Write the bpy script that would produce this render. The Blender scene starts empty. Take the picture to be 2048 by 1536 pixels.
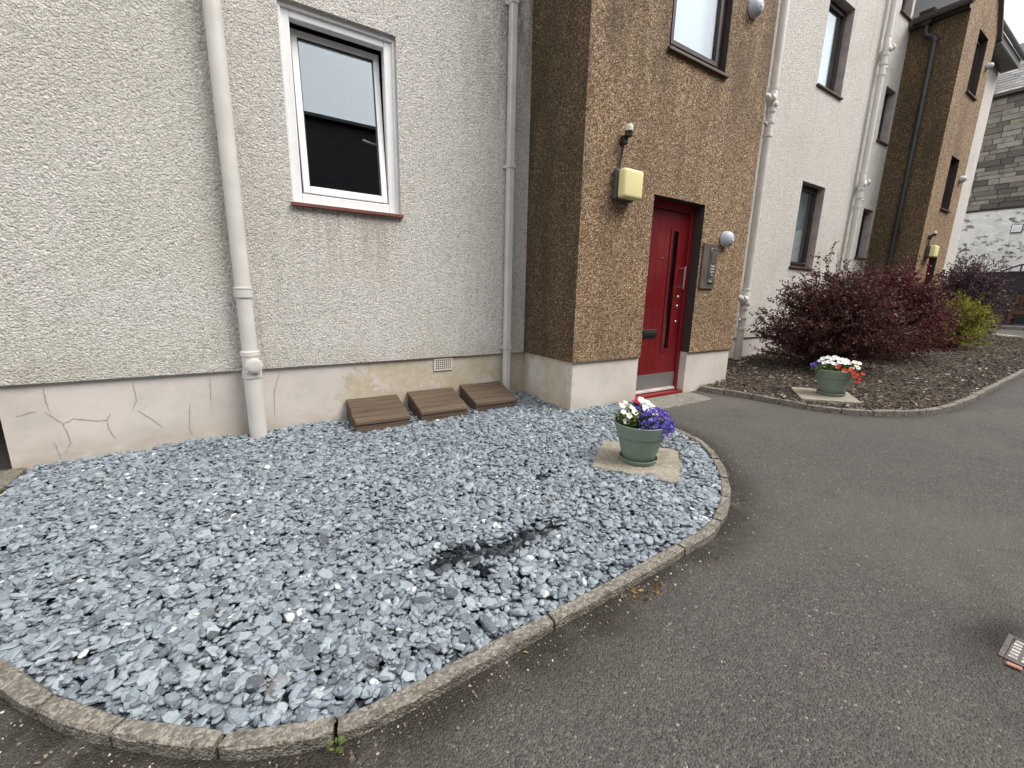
import bpy, bmesh, math, random
import numpy as np
from mathutils import Vector, Matrix

random.seed(7)
RNG = np.random.default_rng(7)
R = math.radians
scene = bpy.context.scene
COL = scene.collection

# ------------------------------------------------------------------ camera
CAM_POS = Vector((0.0, 0.0, 1.2))
PITCH, ROLL, YAW, FOC = R(12.1426), R(1.3123), R(32.738), 841.31
cy_, sy_ = math.cos(YAW), math.sin(YAW)
Fv = Vector((sy_ * math.cos(PITCH), cy_ * math.cos(PITCH), -math.sin(PITCH)))
R0 = Vector((cy_, -sy_, 0.0))
U0 = R0.cross(Fv)
Rv = math.cos(ROLL) * R0 + math.sin(ROLL) * U0
Uv = -math.sin(ROLL) * R0 + math.cos(ROLL) * U0
cam_data = bpy.data.cameras.new('camera')
cam_data.sensor_width = 36.0
cam_data.lens = FOC / 2048.0 * 36.0
cam_data.clip_start = 0.05
cam_data.clip_end = 600.0
cam = bpy.data.objects.new('camera', cam_data)
COL.objects.link(cam)
cam.matrix_world = Matrix(((Rv.x, Uv.x, -Fv.x, CAM_POS.x), (Rv.y, Uv.y, -Fv.y, CAM_POS.y),
                           (Rv.z, Uv.z, -Fv.z, CAM_POS.z), (0, 0, 0, 1)))
scene.camera = cam

# ------------------------------------------------------------------ sky and sun (overcast)
SUN_EL, SUN_AZ = R(52), R(140)          # azimuth clockwise from +Y
world = bpy.data.worlds.new('World')
scene.world = world
world.use_nodes = True
wn, wl = world.node_tree.nodes, world.node_tree.links
wn.clear()
sky = wn.new('ShaderNodeTexSky')
sky.sky_type = 'NISHITA'
sky.sun_disc = False
sky.sun_elevation = SUN_EL
sky.sun_rotation = SUN_AZ
sky.dust_density = 4.0
hs = wn.new('ShaderNodeHueSaturation')
hs.inputs['Saturation'].default_value = 0.25
wl.new(sky.outputs[0], hs.inputs['Color'])
mx = wn.new('ShaderNodeMix')
mx.data_type = 'RGBA'
mx.inputs[0].default_value = 0.65
wl.new(hs.outputs[0], mx.inputs[6])
mx.inputs[7].default_value = (9.0, 9.1, 9.3, 1)      # even cloud layer
bg = wn.new('ShaderNodeBackground')
bg.inputs['Strength'].default_value = 0.13
wl.new(mx.outputs[2], bg.inputs['Color'])
wo = wn.new('ShaderNodeOutputWorld')
wl.new(bg.outputs[0], wo.inputs['Surface'])

sun_data = bpy.data.lights.new('sun', 'SUN')
sun_data.energy = 1.5
sun_data.angle = R(28)
sun_data.color = (1.0, 0.96, 0.9)
sun = bpy.data.objects.new('sun', sun_data)
COL.objects.link(sun)
sdir = Vector((math.sin(SUN_AZ) * math.cos(SUN_EL), math.cos(SUN_AZ) * math.cos(SUN_EL), math.sin(SUN_EL)))
sun.rotation_euler = sdir.to_track_quat('Z', 'Y').to_euler()
sun.location = (0, 0, 20)

scene.view_settings.view_transform = 'Standard'
scene.view_settings.look = 'None'
scene.view_settings.exposure = 1.06
scene.view_settings.gamma = 1.0
scene.view_settings.use_curve_mapping = False
scene.cycles.max_bounces = 6
scene.cycles.transparent_max_bounces = 12


# ------------------------------------------------------------------ helpers
def g(x):
    """height of the gently rising ground"""
    if isinstance(x, np.ndarray):
        xx = np.clip(x, -40, 27)
        return .012 * (xx + np.sqrt(xx * xx + 1))
    xx = min(max(x, -40), 27)
    return .012 * (xx + math.sqrt(xx * xx + 1))


ORG = {}


class MB:
    def __init__(self):
        self.v, self.f = [], []

    def add(self, vs, fs):
        n = len(self.v)
        self.v += [tuple(p) for p in vs]
        self.f += [tuple(i + n for i in q) for q in fs]
        return self

    def quad(self, a, b, c, d):
        return self.add([a, b, c, d], [(0, 1, 2, 3)])

    def box(self, x0, x1, y0, y1, z0, z1):
        vs = [(x, y, z) for z in (z0, z1) for y in (y0, y1) for x in (x0, x1)]
        return self.add(vs, [(0, 2, 3, 1), (4, 5, 7, 6), (0, 1, 5, 4), (2, 6, 7, 3), (0, 4, 6, 2), (1, 3, 7, 5)])

    def cbox(self, x0, x1, y0, y1, z0, z1, c=.004):
        """box with chamfered edges"""
        bm = bmesh.new()
        bmesh.ops.create_cube(bm, size=1)
        for v in bm.verts:
            v.co = Vector(((x0 + x1) / 2 + v.co.x * (x1 - x0), (y0 + y1) / 2 + v.co.y * (y1 - y0), (z0 + z1) / 2 + v.co.z * (z1 - z0)))
        bmesh.ops.bevel(bm, geom=bm.edges[:], offset=c, segments=1, affect='EDGES')
        bm.verts.index_update()
        self.add([v.co[:] for v in bm.verts], [[v.index for v in q.verts] for q in bm.faces])
        bm.free()
        return self

    def tube(self, pts, r, n=12, cap=True):
        pts = [Vector(p) for p in pts]
        rs = r if isinstance(r, (list, tuple)) else [r] * len(pts)
        up = None
        rings = []
        for i, p in enumerate(pts):
            t = (pts[min(i + 1, len(pts) - 1)] - pts[max(i - 1, 0)]).normalized()
            if up is None:
                up = Vector((0, 0, 1)) if abs(t.z) < .9 else Vector((1, 0, 0))
            a = t.cross(up).normalized()
            up = a.cross(t).normalized()
            rings.append([p + rs[i] * (math.cos(2 * math.pi * k / n) * a + math.sin(2 * math.pi * k / n) * up) for k in range(n)])
        vs = [q for rr in rings for q in rr]
        fs = [(i * n + k, i * n + (k + 1) % n, (i + 1) * n + (k + 1) % n, (i + 1) * n + k) for i in range(len(pts) - 1) for k in range(n)]
        if cap:
            fs += [tuple(range(n - 1, -1, -1)), tuple((len(pts) - 1) * n + k for k in range(n))]
        return self.add(vs, fs)

    def lathe(self, prof, c=(0, 0, 0), n=32, axis='Z'):
        """prof = [(radius, height)...] turned round an axis through c"""
        vs = []
        for r_, h in prof:
            for k in range(n):
                a = 2 * math.pi * k / n
                u, w = r_ * math.cos(a), r_ * math.sin(a)
                p = {'Z': (u, w, h), 'Y': (u, -h, w), 'X': (h, u, w)}[axis]
                vs.append((c[0] + p[0], c[1] + p[1], c[2] + p[2]))
        m = len(prof)
        fs = [(i * n + k, i * n + (k + 1) % n, (i + 1) * n + (k + 1) % n, (i + 1) * n + k) for i in range(m - 1) for k in range(n)]
        fs += [tuple(range(n - 1, -1, -1)), tuple((m - 1) * n + k for k in range(n))]
        return self.add(vs, fs)

    def prism(self, poly, z0, z1):
        """poly of (x, y), z0/z1 numbers or functions of (x, y)"""
        n = len(poly)
        f0 = z0 if callable(z0) else (lambda x, y: z0)
        f1 = z1 if callable(z1) else (lambda x, y: z1)
        vs = [(x, y, f0(x, y)) for x, y in poly] + [(x, y, f1(x, y)) for x, y in poly]
        fs = [tuple(range(n - 1, -1, -1)), tuple(range(n, 2 * n))] + [(i, (i + 1) % n, n + (i + 1) % n, n + i) for i in range(n)]
        return self.add(vs, fs)

    def wall(self, x0, x1, z0, z1, y, openings, depth, backs=()):
        """sheet facing -Y at y with rectangular openings (x0,x1,z0,z1) and reveals going back by depth"""
        xs = sorted({x0, x1, *[o[0] for o in openings], *[o[1] for o in openings]})
        zs = sorted({z0, z1, *[o[2] for o in openings], *[o[3] for o in openings]})
        xs = [x for x in xs if x0 <= x <= x1]
        zs = [z for z in zs if z0 <= z <= z1]
        for i in range(len(xs) - 1):
            for j in range(len(zs) - 1):
                cx, cz = (xs[i] + xs[i + 1]) / 2, (zs[j] + zs[j + 1]) / 2
                if any(o[0] < cx < o[1] and o[2] < cz < o[3] for o in openings):
                    continue
                self.quad((xs[i], y, zs[j]), (xs[i + 1], y, zs[j]), (xs[i + 1], y, zs[j + 1]), (xs[i], y, zs[j + 1]))
        for o in openings:
            a0, a1, b0, b1 = o[:4]
            b0, b1 = max(b0, z0), min(b1, z1)
            d = o[4] if len(o) > 4 else depth
            self.quad((a0, y, b0), (a0, y, b1), (a0, y + d, b1), (a0, y + d, b0))
            self.quad((a1, y, b1), (a1, y, b0), (a1, y + d, b0), (a1, y + d, b1))
            if o[3] <= z1:
                self.quad((a0, y, b1), (a1, y, b1), (a1, y + d, b1), (a0, y + d, b1))
            if o[2] >= z0:
                self.quad((a1, y, b0), (a0, y, b0), (a0, y + d, b0), (a1, y + d, b0))
        return self

    def build(self, name, mat, parent=None, smooth=False, bevel=0, local=False):
        me = bpy.data.meshes.new(name)
        o0 = (0, 0, 0) if (parent is None or local) else ORG.get(parent.name, (0, 0, 0))
        me.from_pydata([(a - o0[0], b - o0[1], c - o0[2]) for a, b, c in self.v], [], self.f)
        me.update()
        if mat:
            me.materials.append(MATS[mat] if isinstance(mat, str) else mat)
        ob = bpy.data.objects.new(name, me)
        COL.objects.link(ob)
        if parent:
            ob.parent = parent
            ORG[ob.name] = o0
        else:
            ORG[ob.name] = (0, 0, 0)
        if smooth:
            me.polygons.foreach_set('use_smooth', [True] * len(me.polygons))
            try:
                me.set_sharp_from_angle(angle=R(40))
            except Exception:
                pass
        if bevel:
            m = ob.modifiers.new('bevel', 'BEVEL')
            m.width = bevel
            m.segments = 2
            m.limit_method = 'ANGLE'
        return ob


def np_mesh(name, verts, faces, mat, parent=None, attr=None, kind=None, smooth=False, local=False):
    """verts (N,3), faces (M,k) arrays -> object; attr = per-vertex float named 'tone'"""
    me = bpy.data.meshes.new(name)
    o0 = np.array((0, 0, 0) if (parent is None or local) else ORG.get(parent.name, (0, 0, 0)))
    verts = np.asarray(verts, dtype=np.float32) - o0.astype(np.float32)
    faces = np.asarray(faces, dtype=np.int32)
    k = faces.shape[1]
    me.vertices.add(len(verts))
    me.vertices.foreach_set('co', verts.ravel())
    me.loops.add(faces.size)
    me.loops.foreach_set('vertex_index', faces.ravel())
    me.polygons.add(len(faces))
    me.polygons.foreach_set('loop_start', np.arange(0, faces.size, k, dtype=np.int32))
    me.update(calc_edges=True)
    me.validate()
    if attr is not None:
        a = me.attributes.new('tone', 'FLOAT', 'POINT')
        a.data.foreach_set('value', np.asarray(attr, dtype=np.float32))
    if smooth:
        me.polygons.foreach_set('use_smooth', [True] * len(me.polygons))
    me.materials.append(MATS[mat])
    ob = bpy.data.objects.new(name, me)
    COL.objects.link(ob)
    if parent:
        ob.parent = parent
        ORG[ob.name] = tuple(o0)
    if kind:
        ob['kind'] = kind
    return ob


def tag(o, label, cat, group=None):
    o['label'] = label
    o['category'] = cat
    if group:
        o['group'] = group
    return o


def thing(name, label, cat, loc=(0, 0, 0), group=None, rz=0):
    o = bpy.data.objects.new(name, None)
    COL.objects.link(o)
    o.location = loc
    o.rotation_euler = (0, 0, rz)
    ORG[o.name] = (0, 0, 0) if rz else tuple(loc)
    return tag(o, label, cat, group)


def copy_tree(o, parent=None):
    c = o.copy()
    COL.objects.link(c)
    c.parent = parent
    for ch in list(o.children):
        copy_tree(ch, c)
    return c


# ------------------------------------------------------------------ materials
MATS = {}


class NT:
    def __init__(self, name):
        self.m = bpy.data.materials.new(name)
        self.m.use_nodes = True
        self.t = self.m.node_tree
        self.n, self.l = self.t.nodes, self.t.links
        self.b = self.n['Principled BSDF']
        MATS[name] = self.m

    def new(self, typ, **kw):
        nd = self.n.new(typ)
        for k, v in kw.items():
            if hasattr(nd, k):
                setattr(nd, k, v)
        return nd

    def set(self, sock, v):
        if isinstance(v, bpy.types.NodeSocket):
            self.l.new(v, sock)
        elif isinstance(v, (tuple, list)) and len(v) == 3 and sock.type == 'RGBA':
            sock.default_value = (*v, 1)
        else:
            sock.default_value = v

    def pos(self, scale=(1, 1, 1)):
        ge = self.new('ShaderNodeNewGeometry')
        if scale == (1, 1, 1):
            return ge.outputs['Position']
        mp = self.new('ShaderNodeMapping')
        mp.inputs['Scale'].default_value = scale
        self.l.new(ge.outputs['Position'], mp.inputs['Vector'])
        return mp.outputs[0]

    def obj(self, scale=(1, 1, 1)):
        tc = self.new('ShaderNodeTexCoord')
        mp = self.new('ShaderNodeMapping')
        mp.inputs['Scale'].default_value = scale
        self.l.new(tc.outputs['Object'], mp.inputs['Vector'])
        return mp.outputs[0]

    def noise(self, vec, scale, detail=2, rough=.5, dist=0, col=False):
        nd = self.new('ShaderNodeTexNoise')
        self.l.new(vec, nd.inputs['Vector'])
        nd.inputs['Scale'].default_value = scale
        nd.inputs['Detail'].default_value = detail
        nd.inputs['Roughness'].default_value = rough
        nd.inputs['Distortion'].default_value = dist
        return nd.outputs['Color' if col else 0]

    def voro(self, vec, scale, feature='F1', out='Distance', rnd=1.0):
        nd = self.new('ShaderNodeTexVoronoi', feature=feature)
        self.l.new(vec, nd.inputs['Vector'])
        nd.inputs['Scale'].default_value = scale
        nd.inputs['Randomness'].default_value = rnd
        return nd.outputs[out]

    def ramp(self, fac, stops, interp='LINEAR'):
        nd = self.new('ShaderNodeValToRGB')
        nd.color_ramp.interpolation = interp
        e = nd.color_ramp.elements
        while len(e) < len(stops):
            e.new(.5)
        for el, (p, c) in zip(e, stops):
            el.position = p
            el.color = (*c, 1) if isinstance(c, (tuple, list)) else (c, c, c, 1)
        self.set(nd.inputs[0], fac)
        return nd.outputs[0]

    def mix(self, fac, a, b, mode='MIX'):
        nd = self.new('ShaderNodeMix', data_type='RGBA', blend_type=mode)
        self.set(nd.inputs[0], fac)
        self.set(nd.inputs[6], a)
        self.set(nd.inputs[7], b)
        return nd.outputs[2]

    def math(self, op, a, b=0.0, clamp=False):
        nd = self.new('ShaderNodeMath', operation=op, use_clamp=clamp)
        self.set(nd.inputs[0], a)
        self.set(nd.inputs[1], b)
        return nd.outputs[0]

    def sep(self, vec):
        nd = self.new('ShaderNodeSeparateXYZ')
        self.l.new(vec, nd.inputs[0])
        return nd.outputs

    def sepc(self, c):
        nd = self.new('ShaderNodeSeparateColor')
        self.l.new(c, nd.inputs[0])
        return nd.outputs

    def rng(self, v, a, b, c=0.0, d=1.0, smooth=True):
        nd = self.new('ShaderNodeMapRange')
        nd.interpolation_type = 'SMOOTHSTEP' if smooth else 'LINEAR'
        self.set(nd.inputs[0], v)
        for i, q in enumerate((a, b, c, d)):
            nd.inputs[i + 1].default_value = q
        return nd.outputs[0]

    def attr(self, name='tone'):
        nd = self.new('ShaderNodeAttribute')
        nd.attribute_name = name
        return nd.outputs['Fac']

    def orand(self):
        return self.new('ShaderNodeObjectInfo').outputs['Random']

    def bump(self, h, strength, dist, prev=None):
        nd = self.new('ShaderNodeBump')
        self.set(nd.inputs['Height'], h)
        nd.inputs['Strength'].default_value = strength
        nd.inputs['Distance'].default_value = dist
        if prev is not None:
            self.l.new(prev, nd.inputs['Normal'])
        return nd.outputs[0]

    def out(self, base=None, rough=None, normal=None, metal=None, spec=None):
        for k, v in (('Base Color', base), ('Roughness', rough), ('Normal', normal), ('Metallic', metal), ('Specular IOR Level', spec)):
            if v is not None:
                self.set(self.b.inputs[k], v)
        return self.m


def plain(name, col, rough=.5, metal=0.0, var=.12, scale=8, spec=.5, bump=0):
    t = NT(name)
    p = t.pos()
    n = t.noise(p, scale, 4)
    c = t.mix(1.0, col, t.ramp(n, [(.25, 1 - var), (.75, 1 + var * .5)]), 'MULTIPLY')
    t.out(c, t.rng(n, .3, .7, rough - .06, min(1, rough + .08)), t.bump(t.noise(p, scale * 14, 2), bump, .002) if bump else None, metal, spec)
    return t.m


def make_materials():
    # ---- white roughcast
    t = NT('harl')
    p = t.pos()
    warp = t.new('ShaderNodeVectorMath', operation='ADD')
    t.l.new(p, warp.inputs[0])
    nz = t.new('ShaderNodeVectorMath', operation='SCALE')
    t.l.new(t.noise(p, 70, 2, col=True), nz.inputs[0])
    nz.inputs['Scale'].default_value = .02
    t.l.new(nz.outputs[0], warp.inputs[1])
    w = warp.outputs[0]
    d1 = t.voro(w, 98, 'SMOOTH_F1')
    d2 = t.noise(w, 190, 3, .6)
    cellc = t.sepc(t.voro(w, 98, 'F1', 'Color'))[0]
    base = t.ramp(cellc, [(0, (.42, .395, .36)), (.25, (.63, .60, .555)), (.8, (.75, .71, .658)), (1, (.83, .79, .74))])
    big = t.noise(p, .9, 5, .6)
    base = t.mix(t.rng(big, .48, .72, 0, .3), base, (.52, .485, .41))                 # algae tint
    st = t.noise(t.pos((5, 5, .5)), 1.3, 5, .65)
    base = t.mix(t.rng(st, .55, .78, 0, .45), base, (.36, .34, .31))                   # run stains
    sx = t.sep(p)
    alg = t.math('MULTIPLY', t.rng(sx[0], .6, -.6), t.rng(t.noise(p, 1.6, 7, .7), .42, .62))
    base = t.mix(t.math('MULTIPLY', alg, .22), base, (.50, .49, .33))                  # green algae on the left
    us = t.math('MULTIPLY', t.math('MULTIPLY', t.rng(sx[0], .36, .46), t.rng(sx[0], 1.30, 1.18)), t.math('MULTIPLY', t.rng(sx[2], 1.0, 1.75), t.rng(sx[2], 1.86, 1.80)))
    us = t.math('MULTIPLY', us, t.rng(t.noise(t.pos((14, 14, .7)), 1.2, 4, .6), .38, .62))
    base = t.mix(t.math('MULTIPLY', us, .5), base, (.38, .33, .27))                    # drip marks below the sill
    # sooty staining high up beside the square rainwater pipe
    m1 = t.math('MULTIPLY', t.rng(sx[0], 1.7, 2.4), t.rng(sx[0], 2.75, 2.55))
    m1 = t.math('MULTIPLY', m1, t.rng(sx[2], 2.2, 3.9))
    m1 = t.math('MULTIPLY', m1, t.rng(t.noise(t.pos((3, 3, .8)), 2.2, 5, .7), .38, .62))
    base = t.mix(t.math('MULTIPLY', m1, .75), base, (.16, .14, .12))
    # grime just above the drip edge
    m2 = t.math('MULTIPLY', t.rng(sx[2], .8, .6), t.rng(t.noise(p, 3.2, 4, .6), .35, .65))
    base = t.mix(t.math('MULTIPLY', m2, .35), base, (.40, .36, .29))
    h = t.math('ADD', t.math('MULTIPLY', d1, -1.0), t.math('MULTIPLY', d2, .55))
    t.out(base, .92, t.bump(h, 1.0, .0155), spec=.2)

    # ---- tan pebbledash
    t = NT('pebbledash')
    p = t.pos()
    dv = t.new('ShaderNodeTexVoronoi', feature='F1')
    t.l.new(p, dv.inputs['Vector'])
    dv.inputs['Scale'].default_value = 118
    cr = t.sepc(dv.outputs['Color'])
    base = t.ramp(cr[0], [(0, (.045, .025, .012)), (.2, (.145, .083, .038)), (.5, (.305, .184, .092)), (.75, (.47, .308, .172)), (.92, (.67, .50, .33)), (1, (.80, .70, .56))])
    base = t.mix(t.rng(t.noise(p, 1.1, 5, .6), .45, .75, 0, .5), base, (.10, .065, .04))
    st = t.noise(t.pos((4, 4, .35)), 1.5, 5, .65)
    base = t.mix(t.rng(st, .52, .75, 0, .45), base, (.085, .06, .04))
    sp = t.sep(p)
    hi = t.math('MULTIPLY', t.rng(sp[2], 2.2, 3.6), t.rng(t.noise(t.pos((3, 3, .5)), 1.3, 5, .65), .36, .6))
    hi = t.math('MULTIPLY', hi, t.rng(sp[0], 6.5, 6.0))
    base = t.mix(t.math('MULTIPLY', hi, .55), base, (.07, .045, .025))                 # run-off staining high on the near tower
    h = t.math('ADD', t.math('MULTIPLY', dv.outputs['Distance'], -1.0), t.math('MULTIPLY', cr[1], .5))
    t.out(base, .75, t.bump(h, 1.0, .011), spec=.3)

    # darker copy of the pebbledash for the returns: their shade put into the colour
    t = NT('pebbledash_shaded')
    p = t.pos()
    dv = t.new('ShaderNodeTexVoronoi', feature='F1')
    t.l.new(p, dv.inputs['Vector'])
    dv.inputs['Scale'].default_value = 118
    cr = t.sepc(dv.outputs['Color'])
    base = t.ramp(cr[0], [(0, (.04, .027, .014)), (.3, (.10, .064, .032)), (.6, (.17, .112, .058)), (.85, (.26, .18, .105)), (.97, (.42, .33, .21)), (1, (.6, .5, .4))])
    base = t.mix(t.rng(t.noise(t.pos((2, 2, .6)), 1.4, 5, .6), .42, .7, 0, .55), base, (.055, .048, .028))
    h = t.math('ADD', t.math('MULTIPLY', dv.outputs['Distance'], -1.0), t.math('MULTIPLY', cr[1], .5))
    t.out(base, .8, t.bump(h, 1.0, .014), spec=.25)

    # ---- painted plinth with peeled patch
    t = NT('plinth_paint')
    p = t.pos()
    s = t.sep(p)
    n1 = t.noise(p, 2.6, 6, .62)
    base = t.mix(t.rng(n1, .4, .7), (.60, .545, .505), (.50, .455, .415))
    fine = t.noise(p, 26, 4, .6)
    base = t.mix(t.rng(fine, .5, .8, 0, .3), base, (.42, .38, .33))
    # peeled: exposed sandy cement, right-hand half of the long wall
    mask = t.math('MULTIPLY', t.rng(s[0], .25, 1.0), t.rng(s[0], 3.0, 2.5, 0, 1))
    pn = t.math('ADD', t.noise(p, 2.4, 12, .72), t.math('MULTIPLY', mask, .27))
    peel = t.rng(pn, .68, .72, 0, 1)
    front = t.rng(s[1], 3.3, 3.5)
    peel = t.math('MULTIPLY', peel, t.math('MAXIMUM', front, t.rng(s[0], 2.62, 2.56)))
    sand = t.mix(t.rng(t.noise(p, 9, 5, .65), .35, .65), (.43, .36, .24), (.52, .46, .36))
    base = t.mix(t.math('MULTIPLY', peel, .85), base, sand)
    # rising damp and soil splash above the ground
    low = t.math('MULTIPLY', t.rng(s[2], .30, .06), t.rng(t.noise(t.pos((1, 1, 2)), 3, 5, .6), .3, .6))
    base = t.mix(t.math('MULTIPLY', low, .55), base, (.36, .30, .21))
    drip = t.rng(t.noise(t.pos((9, 9, .6)), 1.6, 4, .6), .58, .8, 0, .35)
    base = t.mix(drip, base, (.36, .33, .30))
    h = t.math('ADD', t.math('MULTIPLY', peel, -.8), t.math('MULTIPLY', fine, .5))
    t.out(base, .8, t.bump(h, .35, .006), spec=.3)

    t = NT('reveal_paint')
    p = t.pos()
    t.out(t.mix(t.rng(t.noise(p, 6, 5), .35, .7), (.40, .35, .33), (.30, .26, .245)), .8, t.bump(t.noise(p, 60, 3), .3, .004))

    # ---- asphalt (tone attribute = damp dirt and moss stain)
    t = NT('asphalt')
    p = t.pos()
    v = t.new('ShaderNodeTexVoronoi', feature='F1')
    t.l.new(p, v.inputs['Vector'])
    v.inputs['Scale'].default_value = 150
    cr = t.sepc(v.outputs['Color'])
    base = t.ramp(cr[0], [(0, (.068, .062, .055)), (.5, (.098, .090, .081)), (.9, (.128, .118, .106)), (.99, (.16, .148, .133)), (1, (.36, .34, .31))])
    base = t.mix(t.rng(t.noise(p, .55, 7, .62), .42, .62, 0, .6), base, (.142, .128, .112))
    base = t.mix(t.rng(t.noise(p, .9, 6, .65, 1.2), .54, .70, 0, .5), base, (.062, .056, .05))
    base = t.mix(t.rng(t.noise(p, 5, 5, .65), .5, .75, 0, .35), base, (.062, .056, .05))
    tone = t.math('MULTIPLY', t.attr(), t.rng(t.noise(p, 7, 5, .65), .25, .6, .35, 1.25), True)
    base = t.mix(t.math('MULTIPLY', tone, .88), base, (.026, .02, .014))
    h = t.math('ADD', t.math('MULTIPLY', v.outputs['Distance'], -1.0), t.math('MULTIPLY', t.noise(p, 60, 3, .6), 1.1))
    t.out(base, t.math('SUBTRACT', .82, t.math('MULTIPLY', tone, .2)), t.bump(h, 1.0, .009), spec=.35)

    # ---- slate
    def slate(name, src):
        t = NT(name)
        a = t.attr() if src == 'attr' else t.rng(t.orand(), 0, 1, .14, .93, smooth=False)
        p = t.pos()
        lo = t.noise(p, 55, 4, .65)
        c = t.ramp(a, [(0, (.012, .013, .015)), (.09, (.035, .04, .048)), (.12, (.052, .059, .07)), (.4, (.130, .151, .175)),
                       (.65, (.192, .222, .250)), (.85, (.25, .288, .310)), (.945, (.29, .33, .335)), (.965, (.40, .425, .42)), (1, (.54, .545, .52))])
        c = t.mix(t.rng(lo, .3, .7, .0, .6), c, t.mix(1, c, (1.5, 1.5, 1.48), 'MULTIPLY'))
        c = t.mix(t.math('MULTIPLY', t.rng(t.noise(p, 160, 2), .60, .75, 0, .5), t.rng(a, .1, .2)), c, (.42, .45, .48))
        rust = t.math('MULTIPLY', t.rng(t.noise(p, 4, 3), .66, .74, 0, .5), t.rng(a, .1, .2))
        c = t.mix(rust, c, (.16, .13, .11))
        t.out(c, .55, t.bump(t.noise(p, 110, 4, .6), .5, .004), spec=t.rng(a, .06, .14, .08, .45))
    slate('slate', 'attr')
    slate('slate_single', 'rand')

    t = NT('gravel_bed')
    p = t.pos()
    t.out(t.ramp(t.sepc(t.voro(p, 60, 'F1', 'Color'))[0], [(0, (.02, .022, .025)), (1, (.09, .10, .12))]), .8, t.bump(t.voro(p, 60), 1, .02))

    # ---- concrete kerb / slabs
    def conc(name, c0, c1, moss, agg=90, strength=.8):
        t = NT(name)
        p = t.pos()
        a = t.sepc(t.voro(p, agg, 'F1', 'Color'))[0]
        c = t.mix(t.rng(a, .2, .9), c0, c1)
        c = t.mix(t.rng(t.noise(p, 14, 5, .7), .45, .7, 0, .75), c, moss)
        c = t.mix(t.rng(t.noise(p, 45, 4, .7), .55, .75, 0, .8), c, tuple(q * .35 for q in moss))
        h = t.math('ADD', t.math('MULTIPLY', t.voro(p, agg), -.7), t.noise(p, 40, 4, .65))
        t.out(c, .88, t.bump(h, strength, .008), spec=.25)
    conc('kerb_concrete', (.15, .134, .110), (.29, .266, .228), (.083, .074, .057), 120)
    conc('slab_concrete', (.245, .215, .17), (.36, .325, .27), (.20, .175, .135), 110, .5)
    conc('step_concrete', (.17, .16, .135), (.25, .238, .205), (.13, .125, .095), 80, .5)
    conc('old_slab', (.13, .115, .09), (.21, .19, .15), (.07, .068, .04), 60, .6)

    # ---- timber
    t = NT('decking')
    p = t.pos((3, 60, 60))
    gr = t.noise(p, 1.0, 5, .65)
    c = t.ramp(gr, [(.25, (.055, .038, .026)), (.5, (.115, .082, .056)), (.8, (.17, .128, .092))])
    c = t.mix(t.math('MULTIPLY', t.orand(), .55), c, t.mix(1, c, (.62, .55, .52), 'MULTIPLY'))
    c = t.mix(t.rng(t.noise(t.pos(), 26, 5, .7), .58, .72, 0, .7), c, (.04, .03, .022))
    t.out(c, .75, t.bump(gr, .5, .004), spec=.3)
    t = NT('bench_wood')
    gr = t.noise(t.pos((40, 3, 40)), 1.0, 4, .6)
    t.out(t.ramp(gr, [(.3, (.05, .018, .009)), (.7, (.125, .045, .02))]), .6)

    # ---- mulch and soil
    t = NT('soil')
    p = t.pos()
    c = t.ramp(t.sepc(t.voro(p, 70, 'F1', 'Color'))[0], [(0, (.026, .019, .013)), (.6, (.066, .050, .036)), (.93, (.115, .09, .068)), (1, (.22, .185, .15))])
    c = t.mix(t.rng(t.noise(p, 1.2, 4), .5, .7, 0, .5), c, (.03, .022, .016))
    t.out(c, .95, t.bump(t.math('ADD', t.voro(p, 60), t.noise(p, 30, 4)), 1.0, .03))
    t = NT('bark')
    a = t.attr()
    c = t.ramp(a, [(0, (.026, .018, .012)), (.5, (.085, .060, .042)), (.8, (.15, .112, .082)), (.93, (.22, .178, .138)), (.97, (.38, .33, .27)), (1, (.60, .55, .48))])
    t.out(c, .9)

    # ---- foliage
    def leaf(name, stops, rough=.5, trans=.38):
        t = NT(name)
        a = t.attr()
        c = t.ramp(a, stops)
        t.out(c, rough, spec=.35)
        tr = t.new('ShaderNodeBsdfTranslucent')
        t.set(tr.inputs[0], c)
        ms = t.new('ShaderNodeMixShader')
        ms.inputs[0].default_value = trans
        t.l.new(t.b.outputs[0], ms.inputs[1])
        t.l.new(tr.outputs[0], ms.inputs[2])
        t.l.new(ms.outputs[0], t.n['Material Output'].inputs[0])
    leaf('leaf_barberry', [(0, (.026, .012, .011)), (.5, (.082, .030, .026)), (.85, (.165, .060, .048)), (1, (.30, .14, .095))])
    leaf('leaf_crimson', [(0, (.030, .010, .010)), (.5, (.10, .027, .027)), (.85, (.19, .054, .05)), (1, (.30, .12, .095))])
    leaf('leaf_purple', [(0, (.025, .015, .018)), (.5, (.095, .054, .063)), (.85, (.18, .115, .13)), (1, (.28, .19, .20))])
    leaf('leaf_lime', [(0, (.045, .05, .008)), (.4, (.19, .195, .025)), (.75, (.40, .37, .05)), (1, (.60, .54, .12))])
    leaf('leaf_green', [(0, (.02, .04, .012)), (.5, (.075, .125, .03)), (1, (.20, .26, .07))])
    leaf('leaf_bronze', [(0, (.07, .03, .012)), (.5, (.16, .09, .035)), (1, (.15, .17, .05))])
    leaf('dead_leaf', [(0, (.10, .05, .02)), (.6, (.32, .17, .05)), (1, (.45, .30, .12))])
    leaf('petal_white', [(0, (.80, .80, .78)), (1, (.88, .88, .84))], .5, .2)
    leaf('petal_cream', [(0, (.80, .78, .56)), (1, (.86, .85, .74))], .5, .2)
    leaf('petal_blue', [(0, (.085, .055, .36)), (.6, (.17, .12, .62)), (.93, (.28, .21, .78)), (1, (.75, .72, .9))], .5, .2)
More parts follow.
